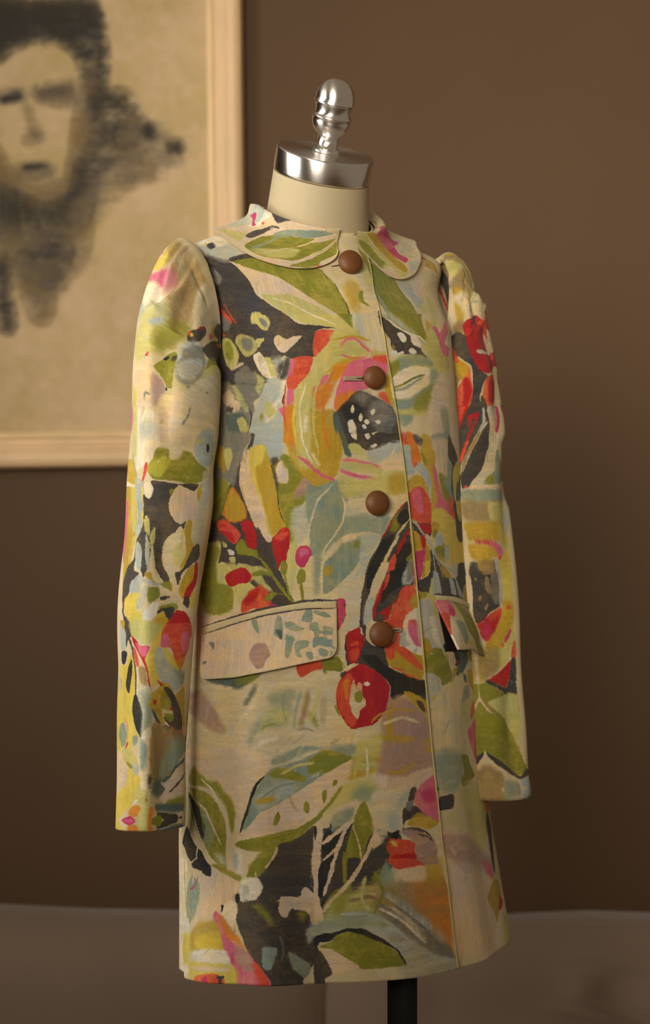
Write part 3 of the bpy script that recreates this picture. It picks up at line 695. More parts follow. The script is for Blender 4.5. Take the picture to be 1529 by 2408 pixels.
P~3 1257,831 1272,834 1289,825 1293,761 1268,780 1257,806
R~3 1269,837 1283,823 1288,816 1274,823
m~4 1198,744 1210,763 1238,768 1274,751 1297,740 1296,727 1200,732
R~4 1204,788 1227,773 1245,755 1267,729 1241,730 1218,760
k 1129,822 1141,824 1140,791 1166,772 1187,771 1187,733 1118,736 1124,764 1135,791
r 1092,808 1124,822 1126,809 1135,795 1124,749 1114,736 1095,737 1088,770
R~3 1093,774 1118,791 1121,758 1114,738 1097,739
d~1:1.6 1089,805 1087,770 1090,737
M 1064,884 1089,888 1089,852 1080,830 1068,815
k:2.3 1067,884 1087,887
k:1.6 1089,881 1089,850 1080,828
c~2:3.7 1094,881 1093,841
m 1283,1034 1321,1033 1325,1001 1302,995 1296,970 1287,966
M~1 1321,1033 1338,1033 1338,994 1326,981 1324,956 1311,931 1291,911 1285,916 1286,963 1298,968 1302,995 1325,999
r~3 1325,1033 1341,1028 1336,1006 1326,1006
m~2 1340,1012 1353,998 1348,957 1328,933 1315,933 1324,958 1333,983
k 1350,973 1360,964 1360,936 1342,905 1333,891 1299,904 1305,926 1328,933 1347,946
y~3 1299,897 1334,896 1342,877 1341,895 1353,934 1360,904 1359,835 1345,836 1342,873 1316,883 1293,874 1293,906
g~4 1298,892 1317,896 1330,887 1297,877
b~6 1291,870 1339,879 1348,868 1352,835 1366,830 1375,784 1390,744 1333,759 1289,784
w~7 1331,832 1366,830 1375,784 1380,756 1345,776
m~3 1304,783 1326,784 1333,759 1319,739 1298,747
g~2 1296,727 1310,742 1342,749 1379,752 1400,720
g~3 1330,761 1365,759 1379,749 1332,750
k~1 1353,998 1374,991 1413,955 1433,929 1491,915 1507,865 1365,885 1364,941 1356,964
b~1:6.1 1338,1033 1357,1003 1377,982 1417,955 1470,937
b~1 1365,947 1380,940 1387,903 1384,885 1350,886 1355,922
b~2 1376,1009 1383,1028 1405,1032 1418,1027 1411,1011 1384,1007
b~1:8.4 1430,1006 1429,966
b~1 1455,956 1489,960 1501,950 1487,927 1466,921 1451,938
b~1:3.3 1360,1003 1367,963 1372,940
b~1 1428,927 1453,919 1464,883 1440,880
b~1 1466,921 1509,898 1510,874 1477,885
L~1:2.3 1369,982 1387,963 1403,925
m~3 1378,991 1416,976 1414,964 1389,981
m~3 1395,963 1430,943 1444,928 1409,930
y~3 1423,1031 1489,1025 1572,1009 1596,966 1504,959 1445,963 1446,1005
k 1504,959 1608,961 1579,914 1519,902 1485,918
m 1580,916 1528,902 1517,869 1550,858
c~4 1351,833 1366,830 1386,744 1400,720 1377,733
c~2:4.7 1405,752 1430,718
d~3 1435,753 1482,754 1488,714 1452,717
T~4 1457,751 1515,750 1508,713 1464,716
v~8 547,656 651,671 692,655 725,634 745,608 770,580 726,579 663,600 570,621
L~3:2.3 652,669 708,653 744,613 784,574
T~6 678,699 819,716 888,727 858,708 821,685 800,679 759,686 715,693
g~7 795,707 863,719 853,703 809,685
g~3:3.7 645,782 585,743
g~3:2.8 536,718 648,722
R 962,735 987,742 1028,743 1029,725 1006,721 980,707 967,713
g~3 1028,743 1042,745 1041,714 1032,716
T~8:6.1 859,690 847,668 829,646
t~9 895,668 951,680 964,667 945,645 898,646
t~10 928,645 947,641 939,599 893,596 874,589 850,559 845,539 844,567 863,602 892,615
L~10 887,633 935,636 941,605 889,589 870,576
g~8 993,624 1012,615 1022,586 1006,600
t~6:4.2 976,675 964,631 960,587
n~8:9.3 995,675 988,631 975,592
L~6:7.0 1023,679 1017,644 996,600
n~8:7.9 1035,661 1031,599
t~3:2.8 939,680 930,645 941,601
G~3:2.3 1013,578 989,587 965,583
w~6:6.1 845,530 860,546 882,559 918,567
w~6:5.1 814,602 841,633 856,646
t~4:3.3 823,646 845,659
g~3:2.3 874,585 893,596 917,602
c~6:9.3 965,570 1013,564 1043,570
t~5 904,517 947,533 978,547 1042,542 1013,536 987,530 947,515 909,505
g~1 1042,531 1013,520 997,501 1042,500
g 1027,745 1068,753 1081,724 1074,717 1058,720 1034,721
R 1020,739 1028,730 1027,723 1020,721
g:3.3 1066,762 1086,726
k 1090,777 1091,732 1105,739 1124,736 1148,724 1167,714 1187,700 1199,674 1196,657 1211,644 1234,659 1268,656 1299,634 1301,686 1284,689 1258,698 1233,706 1201,723 1189,751 1185,773 1128,776
d~3 1127,753 1164,752 1188,729 1214,714 1298,686 1300,654 1239,663 1201,656 1197,688 1167,712
r 1092,777 1126,776 1122,754 1115,741 1101,739 1091,748
R~3 1099,768 1123,771 1115,745 1098,743
m 1185,773 1201,773 1268,763 1293,750 1296,698 1281,689 1255,702 1227,713 1198,728 1192,751
R~3 1188,773 1245,770 1289,727 1295,711 1257,732 1217,763 1213,745 1197,744
w~2 1245,770 1292,768 1293,748 1267,756
R~2:2.8 1203,723 1230,715 1241,705 1281,691
r 1077,706 1093,721 1115,732 1127,736 1148,724 1167,714 1187,697 1197,677 1191,648 1185,626 1170,605 1151,590 1123,585 1102,582 1091,591 1077,613 1065,640 1065,671 1070,693
R~4 1077,700 1098,714 1105,699 1098,652 1109,612 1114,601 1105,586 1091,595 1077,618 1068,640 1065,671
o~4 1081,695 1095,699 1091,653 1086,657
c~2 1098,670 1107,701 1114,678 1117,692 1128,687 1128,656 1135,651 1133,633 1121,625 1116,603 1102,621 1097,648
g~3 1109,665 1124,671 1128,656 1123,642 1112,645
w 1131,689 1143,691 1150,686 1142,681 1133,683
r~4:3.7 1147,650 1154,623 1151,597
w~1 1091,728 1108,739 1111,735 1098,728
k~2 1074,713 1088,721 1086,710 1074,704
g~2 1058,640 1065,636 1075,613 1068,618
m~5 1198,639 1190,617 1184,573 1206,566 1200,598 1211,638
m 1234,663 1256,662 1285,648 1305,633 1309,599 1298,604 1278,620 1247,649
k~3 1270,640 1290,634 1298,609 1284,619
v~7 1204,643 1234,654 1247,644 1278,615 1303,595 1313,549 1292,541 1209,560
m~8 1146,561 1199,565 1263,546 1235,546 1183,555 1155,552
L~6:6.1 1169,560 1161,534 1163,496
L~6:4.7 1120,554 1113,523 1099,489
L~9 1120,552 1169,560 1163,485 1131,476 1097,478 1113,523
m~3 1292,544 1313,542 1318,514 1294,514
v~3 1295,534 1313,535 1315,524 1297,523
m~6 1227,482 1256,495 1273,489 1249,476 1206,471
t~7 1068,543 1113,545 1108,523 1086,511 1056,532 1029,538
g~4 1022,531 1045,533 1079,523 1104,515 1067,494 1036,480 1022,481
g 1304,731 1327,743 1376,745 1394,723 1409,692 1402,674 1362,670 1356,687 1324,703 1302,702
g~2 1311,744 1334,745 1326,737
m 1304,767 1332,766 1327,746 1314,737 1299,740
b 1301,702 1318,704 1340,697 1355,675 1359,652 1342,631 1319,612 1311,631 1301,640
m~4 1327,639 1340,651 1343,642 1329,629
c~3 1310,608 1362,666 1411,669 1467,618 1455,503 1388,508 1327,516
T~5:3.3 1395,603 1380,570 1365,553
T~5:2.3 1376,619 1364,604
T~5:1.9 1353,525 1336,513
p~2 1393,749 1412,754 1425,740 1432,718 1411,708 1398,721
d~3 1412,754 1484,750 1480,729 1443,713 1426,746
m~2 1414,696 1442,708 1424,691
T~4 1443,713 1479,724 1475,687 1429,688
b~8 1323,493 1352,504 1408,494 1451,473 1447,446 1325,459
g~4:2.3 1414,694 1419,650 1465,595
p~8 593,531 739,540 833,543 884,530 899,515 885,482 857,448 837,412 821,355 802,389 769,438 742,463 722,462 678,475 600,487
g~8 603,470 644,491 678,475 718,462 742,463 762,446 788,423 804,376 800,352 790,360 786,388 770,409 743,435 709,446 630,445 597,458
g 622,444 690,439 721,429 751,409 771,377 779,344 783,305 784,261 749,277 719,300 692,327 647,367 603,421
g~5 797,345 808,389 795,419 775,434
t~12 680,414 714,385 733,351 729,303 696,327 664,368
d~6 610,426 671,404 705,363 704,327 672,349 630,390
p~2:7.5 615,444 694,443 731,432 757,411 774,388 783,353 784,305 783,259
p~2:5.6 608,437 659,414 706,396 729,364 749,338 765,317
p~2:4.2 611,417 645,384 671,354 701,318 729,294
b~8 744,299 771,291 778,272 761,276
d 570,306 607,350 631,339 670,316 685,304 701,297 718,276 734,264 730,244 691,252 680,282 639,269 618,275 597,295
p~2:6.1 606,354 652,325 680,308 675,283 699,246
p~2:5.1 570,301 625,272 656,251 677,240
c~3 732,268 771,252 794,247 736,244
t 885,480 899,495 920,501 979,515 1032,531 1032,472 998,457 951,430 916,412 878,395 849,362 832,355 842,393 862,439
b~10 874,439 909,460 955,471 956,436 909,416 870,404
g~3 899,486 920,497 955,492 986,477 986,464 955,469 920,475 902,480
g~3 995,510 1032,529 1032,480 998,483
m~5 863,421 882,432 912,431 914,423 877,415
d:6.1 886,480 869,463 857,437 845,402 837,382 825,348
p 821,346 854,365 878,393 916,409 951,427 1003,459 1032,472 1032,399 1002,378 965,359 921,350 888,343 854,334 819,331
g 917,390 923,400 928,380 921,366 910,366
g 985,411 993,420 1000,404 995,389 986,396
g 1032,441 1029,430 1032,408
g 810,324 839,332 888,341 933,350 969,357 1007,377 1032,397 1031,381 1002,358 979,339 956,327 928,317 922,315 888,306 839,308 813,317
p~2:4.7 1011,355 1031,379
k 924,318 956,327 983,341 1009,360 1013,342 1001,244 937,247 873,250 896,273 915,296
g~5 881,302 920,313 915,296 896,273 873,250 846,249 847,271
p~2:5.1 922,313 912,292 888,265
p~3 1011,344 1022,353 1031,357 1031,331 1024,302 1021,265 1012,244 999,244 1006,309
g~3:1.9 988,330 971,304
w~6 810,311 825,309 832,281 824,257 810,258 806,284
b~6 804,297 816,298 813,263 802,266
g~3 1012,521 1103,517 1087,505 1046,484 1012,481
b~6 1012,483 1032,485 1012,474
p 1012,461 1046,482 1105,513 1096,480 1079,454 1057,427 1034,401 1011,380
g~1 1056,455 1059,466 1068,464 1066,455 1057,449
g~1 1030,423 1032,439 1041,445 1041,425 1034,412
m~7 1103,511 1112,517 1171,513 1157,486 1125,472 1098,469
L~9 1105,517 1157,514 1157,483 1120,481 1102,475
m~5:6.1 1093,465 1120,474 1152,486
v~8 1171,513 1241,508 1319,501 1324,478 1262,481 1207,473 1170,469
m~6:6.1 1185,475 1220,474 1263,492
p~3:2.3 1228,478 1260,487
p~6 1152,479 1220,463 1306,477 1325,448 1274,430 1170,447
L~10 1091,456 1147,466 1160,439 1123,415 1079,408 1034,383 1056,422
g~3:5.1 1079,450 1047,409 1011,375
t~10 1120,450 1156,441 1150,417 1137,412 1101,420
p~5 1065,393 1096,412 1117,415 1112,402 1085,386 1060,383
t~6 1056,383 1105,398 1100,374 1078,360 1055,343 1049,352
d 1011,360 1011,322 1018,353
d 1047,368 1053,356 1033,337 1028,315 1029,283 1020,261 1010,224 1030,223 1051,266 1065,308 1093,350 1097,363 1075,351 1055,337
k 1084,331 1100,363 1104,352 1085,320 1078,281 1068,222 1036,223 1057,264 1070,307
g 1119,406 1132,412 1142,385 1148,347 1134,321 1122,284 1111,263 1091,280 1080,254 1081,287 1088,320 1102,363 1109,384
p:2.8 1101,361 1110,332 1115,296 1114,265
g~1 1076,296 1084,285 1077,222 1068,222
k~2 1084,274 1113,278 1111,261 1101,244 1080,234
g~4 1091,269 1101,270 1100,255 1089,256
p:7.9 1028,318 1055,337 1075,353 1098,368
p:9.3 1100,374 1084,351 1065,308 1051,269 1036,223
p:5.1 1063,308 1042,291 1024,276
p:4.2 1132,412 1145,382 1152,351 1142,316 1122,278 1111,263
p~1:7.9 1147,327 1132,290 1111,257 1081,221
c~7 1151,437 1226,435 1216,403 1220,340 1203,340 1179,329 1164,308 1141,296 1147,331 1144,378
p~3 1140,316 1152,337 1165,323 1162,308 1146,300
b~7 1185,379 1207,377 1205,342 1186,344
b~7 1214,414 1242,432 1245,422 1224,402 1210,386
k~3 1245,431 1262,432 1252,404 1232,401 1242,387 1223,384 1223,340 1256,338 1281,328 1266,326 1218,338
k 1223,387 1256,390 1284,369 1292,359 1255,363 1227,357 1221,344
G~4 1232,401 1252,404 1245,382 1231,383
m~3 1240,360 1264,375 1289,363 1327,345 1296,331 1267,341 1231,348
k:3.3 1220,340 1256,338 1284,326 1308,302
P~4 1254,399 1262,425 1292,447 1323,455 1325,409 1328,345 1292,363 1270,379
M~8 1273,419 1314,424 1318,396 1280,398
v~4 1208,337 1255,334 1289,318 1310,298 1305,253 1245,254 1250,305
R 1177,302 1188,323 1207,319 1250,305 1244,264 1272,251 1233,249 1203,246 1187,253 1177,267 1182,282
r~4 1188,279 1246,279 1243,261 1203,249 1186,259
y~4 1187,317 1201,313 1202,298 1191,305
d~1 1181,342 1188,334 1208,341 1207,319 1185,326
k~2 1131,279 1150,300 1164,303 1173,287 1168,259 1156,238 1137,217 1094,221 1110,252
g~5 1134,229 1163,259 1156,231 1141,217
t~12 1144,245 1173,265 1187,250 1175,214 1141,217
p~7 1203,246 1268,245 1263,214 1207,224
m~14 1270,253 1314,252 1315,195 1267,202
b~8 1328,500 1425,490 1415,422 1392,413 1332,422 1332,454
k 1330,386 1340,401 1376,404 1390,397 1383,371 1359,369 1331,370
k~1 1328,425 1336,419 1329,411
R~1 1369,372 1388,375 1381,369
g~1 1364,382 1374,383 1373,374
p~10 1328,318 1399,314 1385,250 1371,187 1333,193 1331,255
p~4 687,247 730,242 734,270 757,260 788,246 817,237 814,200 802,186 806,169 799,142 787,131 763,145 738,161 694,145 627,112 686,171 693,215
d 638,258 680,280 718,269 733,259 730,243 717,245 703,253
t~5 605,205 649,239 685,223 683,188 647,144 607,122 597,165
M~2:2.8 682,240 659,214 626,201
p~3:7.0 638,262 656,244 647,219
w~3 823,237 840,245 868,246 883,224 871,207 858,195 816,188 815,209
b~3 828,224 844,228 843,208 829,205
d~1 803,204 815,206 816,191 804,184
g~3 844,256 853,276 869,289 908,288 886,269 873,248 840,247
g~4 731,270 755,271 806,252 824,248 817,235 777,250
w~3 759,175 790,190 807,182 799,147 787,131 766,147 755,158
d~1 757,178 766,177 758,158
p~1 919,197 928,202 965,197 973,217 983,218 1000,204 1016,165 1016,141 991,133 986,153 974,164 952,168 943,173 933,152 921,155 915,171
p 1002,283 1022,283 1010,217 1013,184 1001,196 1000,239
k 1029,283 1014,239 1010,200 1021,197
g~2:3.3 999,283 994,218
g~8 846,184 885,176 901,150 896,137 868,168
g~8 958,163 978,160 970,141
m~8 627,108 722,143 749,136 764,77 704,74 620,67
y~9 652,98 748,110 750,81 668,73
P 732,155 741,166 752,153 786,97 824,79 839,70 883,18 884,0 798,0 794,27 764,77 749,127 735,142
M~6 785,69 807,70 800,49 784,52
o~5 749,156 761,154 792,121 824,86 832,76 797,95 770,107 752,136
R~4 833,50 856,52 883,14 884,0 863,0 847,30
v~8 797,91 834,72 848,34 821,32 795,53
y~7 605,41 710,45 753,47 795,38 796,6 767,5 690,14 612,8
w~6 645,69 764,77 774,48 710,48 638,50
p~6 598,26 710,39 781,35 747,26
R~3 637,8 690,19 741,22 767,5 754,3 689,1
M~3 680,9 706,16 709,3
k~2 738,17 763,18 749,7
y~3:3.3 686,23 752,28
t~3 873,90 908,88 905,63 891,38 870,39 870,69
t~3 933,78 949,66 978,45 979,26 966,14 947,28 936,48
w~2:1.5 945,54 968,22
b~5 975,117 998,133 1016,138 1013,102 992,105 979,91
y~2 997,86 1011,75 1010,58 1001,77
w~5 370,240 599,271 596,211 592,151 620,112 567,62 605,16 435,0 404,93 370,160
g~2:3.3 587,270 588,192 599,122
y~6 466,85 613,98 598,36 453,33
p~1 1009,283 1022,283 1012,250 1008,204 1016,165 1014,138 996,133 1002,208
d 1021,272 1037,282 1048,282 1039,249 1025,213 1023,195 1010,198 1012,244
d 1063,282 1045,247 1029,195 1016,167 1016,178 1025,195 1040,234 1051,269
k 1060,273 1072,281 1070,237 1070,220 1050,210 1026,182 1021,178 1035,210
p:7.5 1055,282 1040,243 1023,195
g~1 1074,281 1084,280 1075,226 1069,226
k~2 1085,280 1113,279 1111,261 1092,245 1081,241
k~2 1125,273 1169,274 1158,249 1137,217 1116,221 1090,204 1085,215 1110,246
g~5 1134,233 1159,258 1152,236 1137,220
p~1:7.9 1121,274 1091,236 1067,209 1039,184 1018,158
R 1178,273 1247,266 1272,249 1228,250 1203,247 1186,259
v~3 1247,266 1312,257 1301,247 1270,251
p~6 1205,244 1266,247 1263,214 1211,221
L~14 1066,198 1140,213 1142,188 1117,155 1073,158 1023,143
g~12 1055,190 1072,193 1063,159 1041,159
t~12 996,135 1040,142 1068,152 1125,148 1106,130 1080,123 1038,116 994,105
d~1 999,94 1033,110 1070,121 1101,118 1129,103 1154,84 1176,64 1192,35 1186,36 1170,66 1140,84 1100,105 1069,113 1037,102 1014,90
d~2 993,103 1020,110 1043,106 1027,91 1006,90 992,80
g 1003,81 1032,91 1048,108 1075,113 1100,105 1140,84 1169,64 1190,33 1194,31 1089,30 1064,53 1034,70
p 995,90 1005,79 1030,75 1058,55 1087,33 1026,19 1016,54
k~1 992,80 1004,71 1018,45 1026,19 987,8
b~10:14.0 1159,187 1192,166 1223,131 1259,109 1310,68
c~8:7.0 1150,185 1180,158 1214,120 1243,80
o~16 1277,117 1330,111 1330,62 1303,64
g~4 1298,53 1306,49 1298,38
p~12 1341,253 1384,247 1368,169 1353,93 1339,20 1331,21 1333,66 1335,126 1338,189
m~2 1681,1754 1760,1743 1803,1700 1800,1691 1797,1669 1730,1693 1658,1716 1600,1731
r~3 1803,1704 1800,1691 1800,1686 1800,1690
R~6 1747,1763 1765,1745 1707,1748 1706,1758
c~6 1591,1727 1735,1689 1797,1670 1650,1604 1534,1502 1484,1491 1472,1536 1493,1600 1478,1622
L~8 1512,1640 1551,1623 1454,1535 1499,1472 1508,1422 1469,1429 1405,1462 1385,1496
P 1437,1543 1459,1550 1474,1532 1547,1570 1544,1541 1514,1521 1493,1505 1531,1494 1505,1472 1472,1482 1458,1513
k 1475,1268 1504,1255 1539,1220 1496,1195 1484,1157 1489,1223 1466,1240
y 1496,1195 1530,1213 1558,1188 1537,1157 1514,1139 1524,1114 1591,1132 1591,1093 1545,1065 1522,1100 1492,1153
T 1514,1139 1531,1164 1559,1139 1547,1121 1517,1115
k~1 1498,1109 1519,1083 1545,1065 1579,1093 1665,1045 1587,1018 1518,1016 1498,1038 1514,1058 1485,1101
m 1612,1037 1673,997 1680,954 1680,947 1599,993
k 1560,1001 1677,973 1680,935 1637,921 1493,924 1502,959 1608,964 1570,980
m 1677,937 1683,916 1604,920
y 1332,971 1351,971 1345,943 1333,935 1328,933
k~1 1503,961 1677,955 1680,926 1532,906 1511,885 1472,923 1496,936
m~3 1531,904 1680,924 1683,902 1683,866 1610,846 1517,865 1520,894
R~4 1563,863 1683,876 1680,823 1617,835
d~1 1380,768 1440,755 1509,745 1519,739 1460,747 1440,732 1451,715 1429,712 1422,744 1401,756 1384,748
p~1 1394,751 1412,753 1425,742 1434,720 1413,709 1397,726
T~4 1443,748 1509,745 1510,724 1482,699 1448,691 1459,711 1457,731
r~3 1435,725 1461,722 1438,715
m~4 1509,744 1616,735 1612,704 1550,701 1516,723
m~4 1416,704 1441,709 1431,692 1414,684
c~4 1410,678 1481,695 1487,663 1455,630 1432,552 1335,561 1364,655
T~2 1476,690 1494,682 1498,666 1479,672
m~4 1507,697 1562,686 1590,655 1581,628 1528,651 1503,672
t~4 1477,655 1507,661 1514,632 1483,622 1452,609
L~8 1463,620 1562,621 1592,600 1507,572 1476,557 1441,595
c~3 1514,715 1603,712 1603,687 1541,695
R~3 1521,606 1578,620 1611,590 1541,587 1517,571
P~3 1505,545 1540,572 1624,589 1618,534
c~6 1319,603 1456,591 1465,538 1414,504 1332,510
P 1488,541 1519,559 1606,565 1662,484 1692,430 1703,373 1603,381 1568,422 1541,467
R~3 1555,503 1637,487 1646,456 1584,436 1550,467
o~4 1567,385 1703,374 1668,335 1606,319 1579,352
T~4:3.1 1386,584 1363,553
t~10 1328,500 1369,512 1445,488 1439,447 1393,411 1354,416 1330,474
g~2 1438,491 1483,489 1503,461 1524,435 1488,421 1446,413 1429,433 1454,446 1450,467
L~12 1439,411 1547,414 1590,350 1625,298 1501,246 1442,359
k 1329,390 1346,401 1375,403 1389,391 1384,374 1364,369 1336,371 1329,380
R:1.5 1369,373 1382,374
k~1 1327,426 1337,423 1329,411
v~12 1338,308 1440,294 1566,223 1579,181 1408,208 1338,270
p~10 1334,245 1549,186 1575,76 1461,23 1332,36 1332,103 1333,173
P~6 1521,222 1573,204 1582,170 1547,181
m 1581,168 1626,155 1633,130 1585,95 1554,65 1545,92 1517,128 1539,145
r~2 1607,124 1638,102 1598,90 1578,91
L~10 1614,69 1720,7 1657,0 1582,0
k~2 1628,327 1659,291 1633,240 1600,178 1585,207 1592,265 1595,312
k:4.7 636,819 733,837 795,851 854,863 908,873 989,884 1069,886
k:3.7 1354,889 1396,887 1456,882 1519,868 1599,848
w:3.2 897,1614 951,1601 1009,1569 1079,1537
c:2.6 990,1633 1034,1605 1084,1556
w~1:3.2 977,1398 959,1337 972,1258 1002,1208
L~2:6.3 1028,1428 1001,1368 1001,1288 1019,1228
o~2:5.2 1068,1439 1032,1378 1027,1298 1048,1238
y~2:6.3 952,1367 942,1307 959,1238
R~1:3.2 917,1397 913,1337 924,1287
P~1:3.2 1083,1465 1123,1458 1164,1463
m~1:4.2 1072,1500 1127,1511 1182,1502
t~1:5.2 797,819 850,800 898,780
m~1:3.2 1146,595 1168,614 1213,623 1276,614
y~1:3.2 1125,556 1116,507 1107,467
w~1:3.2 1135,536 1140,495 1134,466
G~2:5.2 1155,186 1209,141 1270,80
b~2:5.2 1056,154 1112,150 1158,129 1202,85
n~3:8.4 1077,182 1126,189 1181,164
L~3:6.3 1122,238 1107,190 1123,159
g~2:5.2 1142,247 1156,196 1131,149
w:3.2 677,468 730,441 761,393
g:4.2 628,434 683,399 706,341
w:2.6 864,260 866,221 860,191
L~2:5.2 927,483 969,502 1012,506
t:4.2 876,426 917,454 969,462
g:4.2 844,328 908,335 969,344
k:2.6 1260,324 1286,315 1305,300
c:3.2 911,191 950,197 979,176
T~1:4.2 916,113 922,84 917,56
w:2.6 943,78 956,51
c~3:5.2 1178,593 1225,604 1281,585
w~4:4.2 1142,162 1188,133 1245,74
'''
